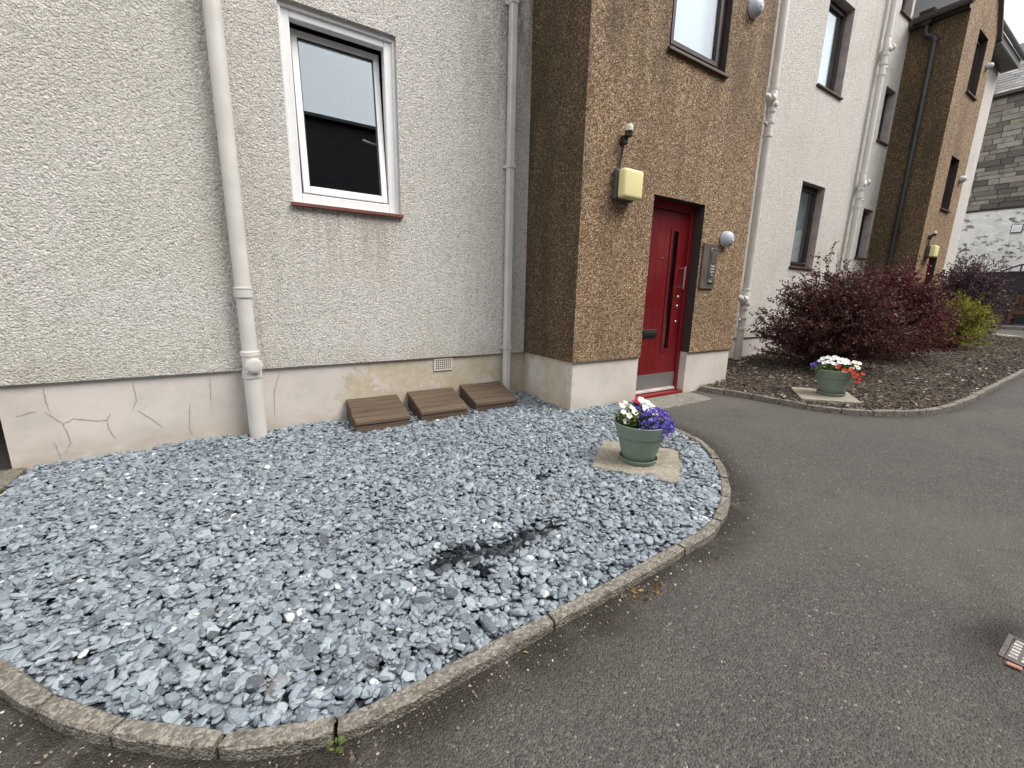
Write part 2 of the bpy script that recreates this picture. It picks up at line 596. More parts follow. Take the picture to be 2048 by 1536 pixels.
    leaf('petal_violet', [(0, (.05, .025, .19)), (1, (.10, .05, .32))], .5, .2)
    leaf('petal_red', [(0, (.55, .03, .018)), (1, (.75, .075, .035))], .5, .2)
    plain('stem', (.045, .028, .022), .8)
    plain('stem_green', (.10, .15, .05), .7)

    # ---- fittings
    plain('pipe_grey', (.60, .575, .535), .42, var=.14, scale=5)
    plain('pipe_dark', (.016, .016, .015), .5)
    plain('gutter_brown', (.032, .022, .020), .45)
    plain('upvc', (.82, .82, .82), .3, var=.03)
    plain('frame_brown', (.030, .016, .014), .4)
    plain('sill_red', (.17, .052, .038), .55, var=.25, scale=20)
    plain('sill_brown', (.085, .042, .032), .55, var=.25, scale=20)
    plain('door_red', (.145, .005, .008), .38, var=.12, scale=3)
    plain('frame_red', (.22, .008, .013), .35, var=.1, scale=4)
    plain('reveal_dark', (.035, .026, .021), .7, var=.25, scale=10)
    plain('steel', (.55, .55, .54), .34, 1.0, var=.1, scale=14)
    plain('kickplate', (.42, .42, .42), .42, .85, var=.08, scale=5)
    plain('black', (.012, .012, .013), .45)
    plain('plate_bronze', (.13, .105, .09), .5, .3, var=.1)
    plain('lamp_cream', (.74, .67, .33), .4, var=.05)
    plain('lamp_body', (.06, .055, .05), .5)
    plain('lamp_dome', (.44, .47, .52), .35, var=.06)
    plain('dome_ring', (.60, .62, .66), .3, var=.05)
    plain('sensor_white', (.62, .57, .46), .4, var=.3, scale=40)
    plain('vent_plastic', (.62, .56, .51), .6, var=.1, scale=20)
    plain('crack', (.33, .28, .25), .95)
    plain('pot_green', (.17, .225, .175), .52, var=.05, scale=4)
    plain('compost', (.02, .014, .01), .95, bump=.8)
    plain('iron', (.13, .115, .105), .6, .5, var=.45, scale=40, bump=.6)
    plain('iron_worn', (.46, .42, .40), .5, .4, var=.4, scale=60, bump=.5)
    plain('brick_pink', (.42, .20, .155), .85, var=.2, scale=30)
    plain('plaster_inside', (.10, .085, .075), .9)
    plain('blind', (.72, .74, .74), .8, var=.03)
    plain('net_curtain', (.42, .45, .46), .9, var=.08)
    plain('rail_black', (.014, .014, .015), .4)
    plain('sign_white', (.80, .81, .82), .5)
    plain('sign_grey', (.42, .44, .46), .6)
    plain('fascia_grey', (.22, .21, .205), .6, var=.2)

    t = NT('glass')
    t.n.remove(t.b)
    tr = t.new('ShaderNodeBsdfTransparent')
    tr.inputs[0].default_value = (.86, .89, .88, 1)
    gl = t.new('ShaderNodeBsdfGlossy')
    gl.inputs['Roughness'].default_value = .0
    gl.inputs[0].default_value = (.88, .94, 1, 1)
    fr = t.new('ShaderNodeFresnel')
    bf = t.new('ShaderNodeNewGeometry').outputs['Backfacing']
    t.l.new(t.rng(bf, 0, 1, 2.3, 1 / 2.3, smooth=False), fr.inputs[0])     # same reflectance on both faces of the sheet
    ms = t.new('ShaderNodeMixShader')
    t.l.new(fr.outputs[0], ms.inputs[0])
    t.l.new(tr.outputs[0], ms.inputs[1])
    t.l.new(gl.outputs[0], ms.inputs[2])
    t.l.new(ms.outputs[0], t.n['Material Output'].inputs[0])

    # ---- far masonry
    t = NT('stone')
    p = t.pos()
    c = t.ramp(t.orand(), [(0, (.085, .072, .062)), (.4, (.165, .143, .124)), (.7, (.235, .208, .18)), (.9, (.31, .28, .245)), (1, (.22, .215, .135))])
    c = t.mix(t.rng(t.noise(p, 5, 5, .65), .4, .7, 0, .55), c, (.10, .087, .076))
    t.out(c, .9, t.bump(t.noise(p, 14, 5, .65), .7, .03))
    t = NT('mortar')
    p = t.pos()
    t.out(t.mix(t.rng(t.noise(p, 3, 4), .4, .7), (.15, .133, .115), (.25, .23, .20)), .95, t.bump(t.noise(p, 30, 3), .5, .01))
    t = NT('whitewash')
    p = t.pos()
    c = t.mix(t.rng(t.noise(p, 2.5, 5, .6), .4, .7), (.74, .725, .69), (.60, .585, .55))
    pe = t.rng(t.noise(t.pos((1, 1, 1.7)), 2.6, 9, .75), .57, .60)
    c = t.mix(pe, c, t.mix(t.rng(t.noise(p, 9, 4), .4, .6), (.11, .10, .09), (.26, .24, .215)))
    h = t.math('ADD', t.math('MULTIPLY', pe, -.6), t.noise(t.pos((1, 1, 1.5)), 5.0, 6, .65))
    t.out(c, .85, t.bump(h, .8, .05))
    t = NT('dark_wall')
    p = t.pos()
    c = t.ramp(t.orand(), [(0, (.022, .022, .022)), (1, (.042, .041, .039))])
    c = t.mix(t.rng(t.noise(p, 3, 6, .65), .4, .7), c, (.02, .021, .02))
    t.out(c, .85, t.bump(t.noise(p, 12, 5), .6, .02))
    t = NT('roof_slate')
    c = t.ramp(t.orand(), [(0, (.10, .095, .092)), (.6, (.165, .158, .152)), (1, (.24, .23, .22))])
    t.out(t.mix(t.rng(t.noise(t.pos(), 6, 4), .45, .7), c, (.12, .115, .105)), .75)
    plain('roof_plain', (.09, .088, .09), .8, var=.3, scale=3)


make_materials()

# ------------------------------------------------------------------ ground sheet
D, DP = 3.744, 3.770          # long white walls: render face, plinth face
D2, DP2 = 2.936, 2.960        # stair towers: render face, plinth face
XC = 2.546                    # left corner of the near tower
XR = 5.155                     # right corner of the near tower
PL = .585                     # plinth top

KERB1 = [(-1.62, 3.62), (-1.50, 3.1), (-1.28, 2.55), (-1.0, 2.06), (-.705, 1.656), (-.586, 1.494), (-.398, 1.297), (-.161, 1.109), (-.022, 1.039), (.106, .992),
         (.245, .974), (.468, .978), (.821, .986), (1.211, .996), (1.649, 1.012), (1.879, 1.032), (2.122, 1.113), (2.351, 1.235),
         (2.616, 1.438), (2.864, 1.695), (2.989, 1.93), (3.045, 2.2), (3.10, 2.5), (3.19, 2.75), (3.30, 2.925)]
KERB2 = [(4.56, 2.945), (4.60, 2.72), (4.67, 2.49), (4.712, 2.256), (4.745, 2.037), (4.775, 1.80), (4.861, 1.609), (5.018, 1.433), (5.215, 1.291),
         (5.443, 1.175), (5.779, 1.085), (6.25, 1.042), (6.617, 1.036), (7.9, 1.04), (9.4, 1.049), (11.0, 1.07), (13.0, 1.12), (14.4, 1.25), (15.2, 1.62), (16.3, 2.55), (16.6, 2.95)]


def dense(path, step=.02):
    P = np.array(path, float)
    # Catmull-Rom smoothing
    out = []
    for i in range(len(P) - 1):
        p0, p1, p2, p3 = P[max(i - 1, 0)], P[i], P[i + 1], P[min(i + 2, len(P) - 1)]
        n = max(2, int(np.linalg.norm(p2 - p1) / step))
        for k in range(n):
            u = k / n
            out.append(.5 * ((2 * p1) + (-p0 + p2) * u + (2 * p0 - 5 * p1 + 4 * p2 - p3) * u * u + (-p0 + 3 * p1 - 3 * p2 + p3) * u ** 3))
    out.append(P[-1])
    return np.array(out)


K1, K2 = dense(KERB1), dense(KERB2)


def normals(P):
    t = np.gradient(P, axis=0)
    t /= np.linalg.norm(t, axis=1)[:, None]
    return np.stack([-t[:, 1], t[:, 0]], 1)       # left of travel = inside for both kerbs


def dist_to(P, pts):
    d = np.full(len(pts), 1e9)
    for i in range(0, len(P), 2):
        d = np.minimum(d, np.hypot(pts[:, 0] - P[i, 0], pts[:, 1] - P[i, 1]))
    return d


def inside(poly, pts):
    x, y = pts[:, 0], pts[:, 1]
    r_ = np.zeros(len(pts), bool)
    n = len(poly)
    j = n - 1
    for i in range(n):
        xi, yi = poly[i]
        xj, yj = poly[j]
        if yi != yj:
            c = ((yi > y) != (yj > y)) & (x < (xj - xi) * (y - yi) / (yj - yi) + xi)
            r_ ^= c
        j = i
    return r_


def vnoise(x, y, seed=0):
    rr = np.random.default_rng(seed)
    s = np.zeros_like(x)
    for k in range(9):
        a = rr.uniform(0, 2 * math.pi)
        fr_ = rr.uniform(.6, 5.0)
        s += np.sin((x * math.cos(a) + y * math.sin(a)) * fr_ * 2 + rr.uniform(0, 9)) / (1 + fr_ * .5)
    return s / 3.0


xs = np.concatenate([np.linspace(-160, -8, 16), np.linspace(-7, -1.7, 16), np.arange(-1.6, 5.6, .03), np.arange(5.7, 10, .08), np.linspace(10.2, 27, 40), np.linspace(30, 160, 14)])
ys = np.concatenate([np.linspace(-160, -6, 14), np.linspace(-5, -.6, 14), np.arange(-.5, 3.2, .03), np.linspace(3.3, 8, 16), np.linspace(10, 160, 12)])
gx, gy = np.meshgrid(xs, ys)
pts = np.stack([gx.ravel(), gy.ravel()], 1)
dk1 = dist_to(K1, pts)
dk2 = dist_to(K2, pts)
wob = .5 + .5 * np.clip(vnoise(pts[:, 0] * 1.6, pts[:, 1] * 1.6, 3) * 1.2, -1, 1)
wid1 = .06 + .17 * wob
tone = np.exp(-(dk1 / wid1) ** 2) * 1.0
tone = np.maximum(tone, .75 * np.exp(-(dk2 / (.05 + .05 * wob)) ** 2))
dd = np.hypot((pts[:, 0] - 2.16) / .20, (pts[:, 1] - .13) / .085)
tone = np.maximum(tone, .95 * np.exp(-dd ** 2))
tone = np.maximum(tone, .5 * np.exp(-(np.hypot(pts[:, 0] - 4.3, (pts[:, 1] - 2.85) * 2) / .25) ** 2))
nx, ny = len(xs), len(ys)
ii, jj = np.meshgrid(np.arange(nx - 1), np.arange(ny - 1))
q0 = (jj * nx + ii).ravel()
faces = np.stack([q0, q0 + 1, q0 + 1 + nx, q0 + nx], 1)
ground = np_mesh('ground', np.column_stack([pts, g(pts[:, 0])]), faces, 'asphalt', attr=tone, kind='structure', smooth=True)

# ------------------------------------------------------------------ gravel bed
N1 = normals(K1)
IN1 = K1 + N1 * .055
GRAVEL_POLY = [tuple(p) for p in IN1[::4]] + [(3.30, DP2), (XC + .02, DP2), (XC + .02, DP), (-1.55, DP)]
gravel = MB()
top = [(x, y, g(x) + .018) for x, y in GRAVEL_POLY]
gravel.add(top + [(x, y, g(x) + .003) for x, y in GRAVEL_POLY],
           [tuple(range(len(top)))] + [(i, len(top) + i, len(top) + (i + 1) % len(top), (i + 1) % len(top)) for i in range(len(top))])
gravel = gravel.build('gravel_bed', 'gravel_bed')
gravel['kind'] = 'structure'

SLAB1 = [(1.845, 1.889), (2.134, 1.409), (2.635, 1.769), (2.276, 2.214)]
SLAB2 = [(5.381, 2.311), (4.842, 1.954), (5.229, 1.567), (5.786, 1.912)]
BOXES = [(.925, -.02), (1.475, -.03), (2.02, -.05)]


def chip_protos(n, seed, flat=.3, m=6):
    rr = np.random.default_rng(seed)
    out = []
    for _ in range(n):
        a = np.sort(np.linspace(0, 2 * math.pi, m, endpoint=False) + rr.uniform(-.32, .32, m))
        rad = rr.uniform(.68, 1.12, m)
        el = rr.uniform(.62, 1.0)
        x, y = rad * np.cos(a), rad * np.sin(a) * el
        th = flat * rr.uniform(.6, 1.35)
        ti = rr.uniform(.74, .92)
        tilt = rr.uniform(-.18, .18, 2)
        zt = th / 2 + tilt[0] * x * th + tilt[1] * y * th
        v = np.concatenate([np.stack([x * ti, y * ti, zt], 1), np.stack([x, y, rr.uniform(-.12, .22, m) * th], 1), np.stack([x * .8, y * .8, np.full(m, -th / 2)], 1)])
        out.append(v * .5)
    f = []
    for k in range(1, m - 1):
        f.append((0, k, k + 1))
    for r_ in range(2):
        for k in range(m):
            a0, b0 = r_ * m + k, r_ * m + (k + 1) % m
            f += [(a0, a0 + m, b0 + m), (a0, b0 + m, b0)]
    for k in range(1, m - 1):
        f.append((2 * m, 2 * m + k + 1, 2 * m + k))
    return np.array(out), np.array(f)


def rotmats(yaw, pit, rol):
    cy, sy, cp, sp, cr_, sr = np.cos(yaw), np.sin(yaw), np.cos(pit), np.sin(pit), np.cos(rol), np.sin(rol)
    Rz = np.zeros((len(yaw), 3, 3))
    Rz[:, 0, 0], Rz[:, 0, 1], Rz[:, 1, 0], Rz[:, 1, 1], Rz[:, 2, 2] = cy, -sy, sy, cy, 1
    Ry = np.zeros_like(Rz)
    Ry[:, 0, 0], Ry[:, 0, 2], Ry[:, 2, 0], Ry[:, 2, 2], Ry[:, 1, 1] = cp, sp, -sp, cp, 1
    Rx = np.zeros_like(Rz)
    Rx[:, 0, 0], Rx[:, 1, 1], Rx[:, 1, 2], Rx[:, 2, 1], Rx[:, 2, 2] = 1, cr_, -sr, sr, cr_
    return Rz @ Ry @ Rx


def build_gravel():
    P, F = chip_protos(18, 11, flat=.40)
    n = 78000
    x = RNG.uniform(-1.65, 3.35, n)
    y = RNG.uniform(.95, 3.8, n)
    pt = np.stack([x, y], 1)
    keep = inside(GRAVEL_POLY, pt)
    keep &= ~inside([(SLAB1[0][0] + .02, SLAB1[0][1]), (SLAB1[1][0], SLAB1[1][1] + .02), (SLAB1[2][0] - .02, SLAB1[2][1]), (SLAB1[3][0], SLAB1[3][1] - .02)], pt)
    for bx, _ in BOXES:
        keep &= ~((np.abs(x - bx) < .2) & (y > 3.36))
    keep &= ~((y > 3.3) & (x < -1.2))
    x, y = x[keep], y[keep]
    n = len(x)
    size = np.clip(RNG.lognormal(math.log(.036), .34, n), .016, .080)
    dk = dist_to(K1, np.stack([x, y], 1))
    edge = np.clip((dk - .05) / .09, 0, 1)
    hgt = .012 + .030 * edge + .008 * vnoise(x * 2.2, y * 2.2, 5) + .02 * np.exp(-((DP - y) / .25) ** 2) * (x > -.6)
    # scuffed hollow with dark damp chips, and a smaller one nearer the slab
    ax_, ay_, bx_, by_ = .60, 1.50, 1.20, 1.455
    tt = np.clip(((x - ax_) * (bx_ - ax_) + (y - ay_) * (by_ - ay_)) / ((bx_ - ax_) ** 2 + (by_ - ay_) ** 2), 0, 1)
    wav = .018 * np.sin(tt * 9)
    rag = 1 + .55 * vnoise(x * 9, y * 9, 15)
    dsc = np.hypot(x - (ax_ + tt * (bx_ - ax_)), y - (ay_ + tt * (by_ - ay_)) - wav) / (.058 * (1.0 - .6 * np.abs(tt - .4)) * rag)
    dsc = np.minimum(dsc, np.hypot((x - 1.50) / .06, (y - 1.96) / .05))
    dsc = np.minimum(dsc, np.hypot((x - .74) / .035, (y - 1.37) / .06) + .15)
    hol = np.exp(-dsc ** 2)
    hgt -= .04 * hol
    lay = RNG.uniform(0, 1, n)
    z = g(x) + hgt - .012 + .026 * lay
    yaw = RNG.uniform(0, 2 * math.pi, n)
    tl = RNG.normal(0, .30, n)
    tl2 = RNG.normal(0, .30, n)
    M = rotmats(yaw, tl, tl2)
    idx = RNG.integers(0, len(P), n)
    tone = np.clip(RNG.beta(2.6, 2.2, n) * .78 + .15, .14, .948)
    pale = RNG.uniform(0, 1, n) < .022
    tone[pale] = RNG.uniform(.95, 1, pale.sum())
    dark = (dsc < 1.0) & (RNG.uniform(0, 1, n) < .93)
    tone[dark] = RNG.uniform(0, .045, dark.sum())
    semi = (dsc >= 1.0) & (dsc < 1.5) & (RNG.uniform(0, 1, n) < .5)
    tone[semi] = RNG.uniform(.08, .25, semi.sum())
    size[pale] = np.clip(size[pale], .025, .045)
    ctr = np.stack([x, y, z], 1)
    # the 300 chips that show largest stand alone
    v = ctr - np.array(CAM_POS)
    fwd, rgt, upv = np.array(Fv), np.array(Rv), np.array(Uv)
    dep = v @ fwd
    u, w = (v @ rgt) / dep * FOC, (v @ upv) / dep * FOC
    vis = (np.abs(u) < 1010) & (np.abs(w) < 755) & (lay > .55) & (dep > .2) & ~dark & ~semi
    score = np.where(vis, size / dep, 0)
    order = np.argsort(-score)
    single = order[:300]
    rest = np.setdiff1d(np.arange(n), single)
    vv = np.einsum('nij,nkj->nki', M[rest], P[idx[rest]] * size[rest][:, None, None]) + ctr[rest][:, None, :]
    nv = P.shape[1]
    ff = (F[None] + (np.arange(len(rest)) * nv)[:, None, None]).reshape(-1, 3)
    np_mesh('slate_chips', vv.reshape(-1, 3), ff, 'slate', parent=gravel, attr=np.repeat(tone[rest], nv), kind='stuff')
    pm = []
    for q in P:
        me = bpy.data.meshes.new('slate_chip')
        me.from_pydata([tuple(a) for a in q], [], [tuple(int(b) for b in a) for a in F])
        me.materials.append(MATS['slate_single'])
        pm.append(me)
    for k in single:
        o = bpy.data.objects.new('slate_chip', pm[idx[k]])
        COL.objects.link(o)
        o.parent = gravel
        mt = Matrix([list(M[k][r_]) for r_ in range(3)]).to_4x4()
        o.matrix_local = Matrix.Translation(ctr[k]) @ mt @ Matrix.Scale(float(size[k]), 4)


build_gravel()


# ------------------------------------------------------------------ kerbs
def kerb(name, K, N, joints, w, h, sink=.06):
    root = bpy.data.objects.new(name, None)
    COL.objects.link(root)
    root['kind'] = 'structure'
    ORG[root.name] = (0, 0, 0)
    s = np.concatenate([[0], np.cumsum(np.hypot(*np.diff(K, axis=0).T))])
    for a, b in zip(joints[:-1], joints[1:]):
        a2, b2 = a + .006, b - .006
        n = max(2, int((b2 - a2) / .05))
        q = np.linspace(a2, b2, n + 1)
        cx, cy = np.interp(q, s, K[:, 0]), np.interp(q, s, K[:, 1])
        nx_, ny_ = np.interp(q, s, N[:, 0]), np.interp(q, s, N[:, 1])
        dz = random.uniform(-.004, .004)
        tl = random.uniform(-.003, .003)
        vs, fs = [], []
        c = .007
        for i in range(n + 1):
            prof = [(0, -sink), (0, h - c), (c, h), (w - c, h), (w, h - c), (w, -sink)]
            if i in (0, n):
                prof = [(min(max(o, .004), w - .004), z_ - (.003 if z_ > 0 else 0)) for o, z_ in prof]
            for o, z_ in prof:
                j1, j2 = random.uniform(-.0018, .0018), random.uniform(-.002, .002)
                vs.append((cx[i] + nx_[i] * (o + j1), cy[i] + ny_[i] * (o + j1), g(cx[i]) + z_ + dz + tl * (i / n - .5) + j2))
        for i in range(n):
            for k in range(5):
                fs.append((i * 6 + k, (i + 1) * 6 + k, (i + 1) * 6 + k + 1, i * 6 + k + 1))
        fs += [tuple(range(6)), tuple(n * 6 + k for k in range(5, -1, -1))]
        MB().add(vs, fs).build('kerb_stone', 'kerb_concrete', root, local=True)
    return root


def arc_at(K, pts_):
    s = np.concatenate([[0], np.cumsum(np.hypot(*np.diff(K, axis=0).T))])
    return [float(s[np.argmin(np.hypot(K[:, 0] - x, K[:, 1] - y))]) for x, y in pts_], float(s[-1])


j, L1 = arc_at(K1, [(-1.28, 2.55), (-.9, 1.9), (-.583, 1.49), (-.40, 1.30), (-.155, 1.105), (.106, .992), (.85, .985), (1.62, 1.01), (1.98, 1.06), (2.25, 1.18), (2.48, 1.33), (2.70, 1.52), (2.87, 1.70), (2.98, 1.92), (3.06, 2.28), (3.14, 2.63)])
kerb('gravel_kerb', K1, N1, [0] + j + [L1], .052, .042)
N2 = normals(K2)
j2 = [0]
while j2[-1] < 5.2:
    j2.append(j2[-1] + (random.uniform(.24, .30) if j2[-1] < 2.4 else .36))
while j2[-1] < 16:
    j2.append(j2[-1] + .9)
_, L2 = arc_at(K2, [(0, 0)])
kerb('bed_kerb', K2, N2, [q for q in j2 if q < L2 - .1] + [L2], .055, .055)

# ------------------------------------------------------------------ planted bed
IN2 = K2 + N2 * .05
BED = [tuple(p) for p in IN2[::5]] + [(16.6, 3.7), (12.9, 3.7), (12.9, D2 + .04), (11.12, D2 + .04), (11.12, DP), (XR - .02, DP), (XR - .02, DP2), (4.62, DP2)]


def bed_h(x, y):
    return g(x) + .045 + .05 * np.clip((y - 1.2) / 1.6, 0, 1) * np.clip((x - 4.8) / 1.0, 0, 1) + .012 * vnoise(x * 1.5, y * 1.5, 9)


def build_bed():
    xs_ = np.arange(4.5, 16.7, .08)
    ys_ = np.arange(1.0, 3.9, .08)
    X, Y = np.meshgrid(xs_, ys_)
    nx_ = len(xs_)
    c = np.stack([(X[:-1, :-1] + .04).ravel(), (Y[:-1, :-1] + .04).ravel()], 1)
    ok = inside(BED, c)
    i2, j2_ = np.meshgrid(np.arange(nx_ - 1), np.arange(len(ys_) - 1))
    q_ = (j2_ * nx_ + i2).ravel()[ok]
    f = np.stack([q_, q_ + 1, q_ + 1 + nx_, q_ + nx_], 1)
    xx, yy = X.ravel(), Y.ravel()
    used = np.unique(f)
    remap = -np.ones(len(xx), int)
    remap[used] = np.arange(len(used))
    xx, yy = xx[used], yy[used]
    # the rim follows the kerb
    bed = np_mesh('flower_bed', np.column_stack([xx, yy, bed_h(xx, yy)]), remap[f], 'soil', kind='structure', smooth=True)
    n = 30000
    x = 4.6 + 12 * RNG.uniform(0, 1, n) ** 1.6
    y = RNG.uniform(1.05, 3.8, n)
    k = inside(BED, np.stack([x, y], 1)) & ~inside(SLAB2, np.stack([x, y], 1))
    x, y = x[k], y[k]
    n = len(x)
    P, F = chip_protos(10, 5, flat=.32, m=4)
    sz = np.clip(RNG.lognormal(math.log(.030), .45, n), .012, .085)
    st = np.ones((n, 1, 3))
    st[:, 0, 1] = RNG.uniform(.3, .8, n)
    M = rotmats(RNG.uniform(0, 6.3, n), RNG.normal(0, .3, n), RNG.normal(0, .3, n))
    idx = RNG.integers(0, 10, n)
    ctr = np.stack([x, y, bed_h(x, y) + RNG.uniform(0, .014, n)], 1)
    v = np.einsum('nij,nkj->nki', M, P[idx] * sz[:, None, None] * st) + ctr[:, None]
    nv = P.shape[1]
    ff = (F[None] + (np.arange(n) * nv)[:, None, None]).reshape(-1, 3)
    tn = RNG.uniform(0, .94, n)
    pale = RNG.uniform(0, 1, n) < .045
    tn[pale] = RNG.uniform(.94, 1, pale.sum())
    np_mesh('bark_mulch', v.reshape(-1, 3), ff, 'bark', parent=bed, attr=np.repeat(tn, nv), kind='stuff')


build_bed()


# ------------------------------------------------------------------ buildings
def window(parent, x0, x1, z0, z1, yw, rec, frame, sillm, bar=.055, sill_drop=.03, sill_out=.035, split=None, curtain=None):
    """brown casement set back by rec in an opening of the wall face yw"""
    yf = yw + rec
    f = MB()
    f.box(x0, x0 + bar, yf, yf + .06, z0, z1).box(x1 - bar, x1, yf, yf + .06, z0, z1)
    f.box(x0 + bar, x1 - bar, yf, yf + .06, z0, z0 + bar).box(x0 + bar, x1 - bar, yf, yf + .06, z1 - bar, z1)
    w = f.build('window', frame, parent, bevel=.004)
    a0, a1, b0, b1 = x0 + bar, x1 - bar, z0 + bar, z1 - bar
    cells = [(a0, a1, b0, b1)]
    if split:
        zs_ = z0 + (z1 - z0) * split
        MB().box(a0, a1, yf - .004, yf + .056, zs_ - .03, zs_ + .03).build('transom', frame, w)
        cells = [(a0, a1, b0, zs_ - .03), (a0, a1, zs_ + .03, b1)]
    s = .04
    for c0, c1, e0, e1 in cells:
        sm = MB().box(c0 + .003, c0 + s, yf - .012, yf + .04, e0 + .003, e1 - .003).box(c1 - s, c1 - .003, yf - .012, yf + .04, e0 + .003, e1 - .003)
        sm.box(c0 + s, c1 - s, yf - .012, yf + .04, e0 + .003, e0 + s).box(c0 + s, c1 - s, yf - .012, yf + .04, e1 - s, e1 - .003)
        sm.build('sash', frame, w)
        MB().box(c0 + s - .002, c1 - s + .002, yf + .012, yf + .018, e0 + s - .002, e1 - s + .002).build('pane', 'glass', w)
    sl = MB()
    sl.add([(x0 - .025, yw - sill_out, z0 - sill_drop), (x1 + .025, yw - sill_out, z0 - sill_drop), (x1 + .025, yf + .01, z0 - sill_drop), (x0 - .025, yf + .01, z0 - sill_drop),
            (x0 - .025, yw - sill_out, z0 - .004), (x1 + .025, yw - sill_out, z0 - .004), (x1 + .025, yf + .01, z0 + .006), (x0 - .025, yf + .01, z0 + .006)],
           [(0, 3, 2, 1), (4, 5, 6, 7), (0, 1, 5, 4), (1, 2, 6, 5), (2, 3, 7, 6), (3, 0, 4, 7)])
    sl.build('sill', sillm, w, bevel=.004)
    if curtain:
        n = 24
        vs, fs = [], []
        for i in range(n + 1):
            xx = a0 + (a1 - a0) * i / n
            yy = yf + .10 + (.012 * math.sin(i * 1.9) if curtain == 'net_curtain' else 0)
            vs += [(xx, yy, z0 + .01), (xx, yy, z1)]
        for i in range(n):
            fs.append((2 * i, 2 * i + 2, 2 * i + 3, 2 * i + 1))
        MB().add(vs, fs).build('curtain' if curtain == 'net_curtain' else 'blind', curtain, w)
    return w


def room(parent, x0, x1, z0, z1, y0, y1):
    m = MB()
    m.quad((x0, y1, z0), (x1, y1, z0), (x1, y1, z1), (x0, y1, z1))
    m.quad((x0, y0, z0), (x0, y1, z0), (x0, y1, z1), (x0, y0, z1)).quad((x1, y1, z0), (x1, y0, z0), (x1, y0, z1), (x1, y1, z1))
    m.quad((x0, y0, z0), (x1, y0, z0), (x1, y1, z0), (x0, y1, z0)).quad((x0, y0, z1), (x0, y1, z1), (x1, y1, z1), (x1, y0, z1))
    m.build('room_lining', 'plaster_inside', parent)


def reveal(parent, a0_, a1_, c0_, c1_, y_, e_, mat):
    vs = [(x_, yy, z_) for yy in (y_, e_) for x_, z_ in ((a0_, c0_), (a1_, c0_), (a1_, c1_), (a0_, c1_))]
    MB().add(vs, [(k, (k + 1) % 4, 4 + (k + 1) % 4, 4 + k) for k in range(4)]).build('window_reveal', mat, parent)


def shell(m, x0, x1, y0, y1, z0, z1, left=True, right=True):
    """sides, back and top behind a front sheet"""
    if left:
        m.quad((x0, y1, z0), (x0, y0, z0), (x0, y0, z1), (x0, y1, z1))
    if right:
        m.quad((x1, y0, z0), (x1, y1, z0), (x1, y1, z1), (x1, y0, z1))
    m.quad((x1, y1, z0), (x0, y1, z0), (x0, y1, z1), (x1, y1, z1))
    m.quad((x0, y0, z1), (x1, y0, z1), (x1, y1, z1), (x0, y1, z1))


def gable_x(m, x0, x1, y0, y1, z, rise, over=.3):
    """roof with its ridge along X"""
    ym = (y0 + y1) / 2
    a, b = y0 - over, y1 + over
    zz = z - over * rise / (ym - y0) + .06
    for x_ in ((x0, x1),):
        m.add([(x0, a, zz), (x1, a, zz), (x1, ym, z + rise), (x0, ym, z + rise), (x0, b, zz), (x1, b, zz),
               (x0, a, zz + .1), (x1, a, zz + .1), (x1, ym, z + rise + .1), (x0, ym, z + rise + .1), (x0, b, zz + .1), (x1, b, zz + .1)],
              [(0, 3, 2, 1), (3, 4, 5, 2), (6, 7, 8, 9), (9, 8, 11, 10), (0, 1, 7, 6), (4, 10, 11, 5), (0, 6, 9, 3), (3, 9, 10, 4), (1, 2, 8, 7), (2, 5, 11, 8)])


# ---- near white block
YB = 9.0
A = thing('white_block', 'cream roughcast block with the white tilted window and cracked pink plinth', 'building', (0, D, 0), 'roughcast blocks of the terrace')
WA = (.412, 1.240, 1.84, 3.166)
PASS = (-2.45, -1.305, -.2, 2.1, 3.0)
m = MB().wall(-7, XC, PL, 8.0, D, [(*WA, .09), PASS], .09)
shell(m, -7, XC, D, YB, -.2, 8.0, right=False)
m.quad((XC, D + .02, -.2), (XC, YB, -.2), (XC, YB, 8.0), (XC, D + .02, 8.0))
for a, b in ((-7, -2.45), (-1.305, XC)):
    m.quad((a, DP + .001, PL), (b, DP + .001, PL), (b, D, PL), (a, D, PL))
m.build('wall', 'harl', A)
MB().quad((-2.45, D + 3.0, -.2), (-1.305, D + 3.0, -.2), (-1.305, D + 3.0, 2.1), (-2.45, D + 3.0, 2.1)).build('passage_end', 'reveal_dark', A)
m = MB()
m.quad((-7, DP, -.25), (-2.45, DP, -.25), (-2.45, DP, PL), (-7, DP, PL)).quad((-1.305, DP, -.25), (XC + .025, DP, -.25), (XC + .025, DP, PL), (-1.305, DP, PL))
m.quad((-1.305, DP + 2.9, -.25), (-1.305, DP, -.25), (-1.305, DP, PL), (-1.305, DP + 2.9, PL))
m.build('plinth', 'plinth_paint', A)
gm = MB()
gable_x(gm, -7, XC, D, YB, 8.0, 2.4)
gm.build('roof', 'roof_plain', A)
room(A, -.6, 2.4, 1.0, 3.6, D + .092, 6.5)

# white tilt window
yf = D + .05
fl, frr, ft, fb = .075, .085, .085, .075
x0, x1, z0, z1 = WA
m = MB().box(x0, x0 + fl, yf, yf + .07, z0, z1).box(x1 - frr, x1, yf, yf + .07, z0, z1)
m.box(x0 + fl, x1 - frr, yf, yf + .07, z0, z0 + fb).box(x0 + fl, x1 - frr, yf, yf + .07, z1 - ft, z1)
wa = m.build('window', 'upvc', A, bevel=.006)
wa['label'] = 'white plastic tilt window standing ajar'
m = MB()
e = .022
m.box(x0, x0 + e, yf - .018, yf, z0, z1).box(x1 - e, x1, yf - .018, yf, z0, z1).box(x0 + e, x1 - e, yf - .018, yf, z1 - e * 1.6, z1)
m.build('trim', 'upvc', wa, bevel=.003)
a0, a1, b0, b1 = x0 + fl, x1 - frr, z0 + fb, z1 - ft
TILT = R(5.5)


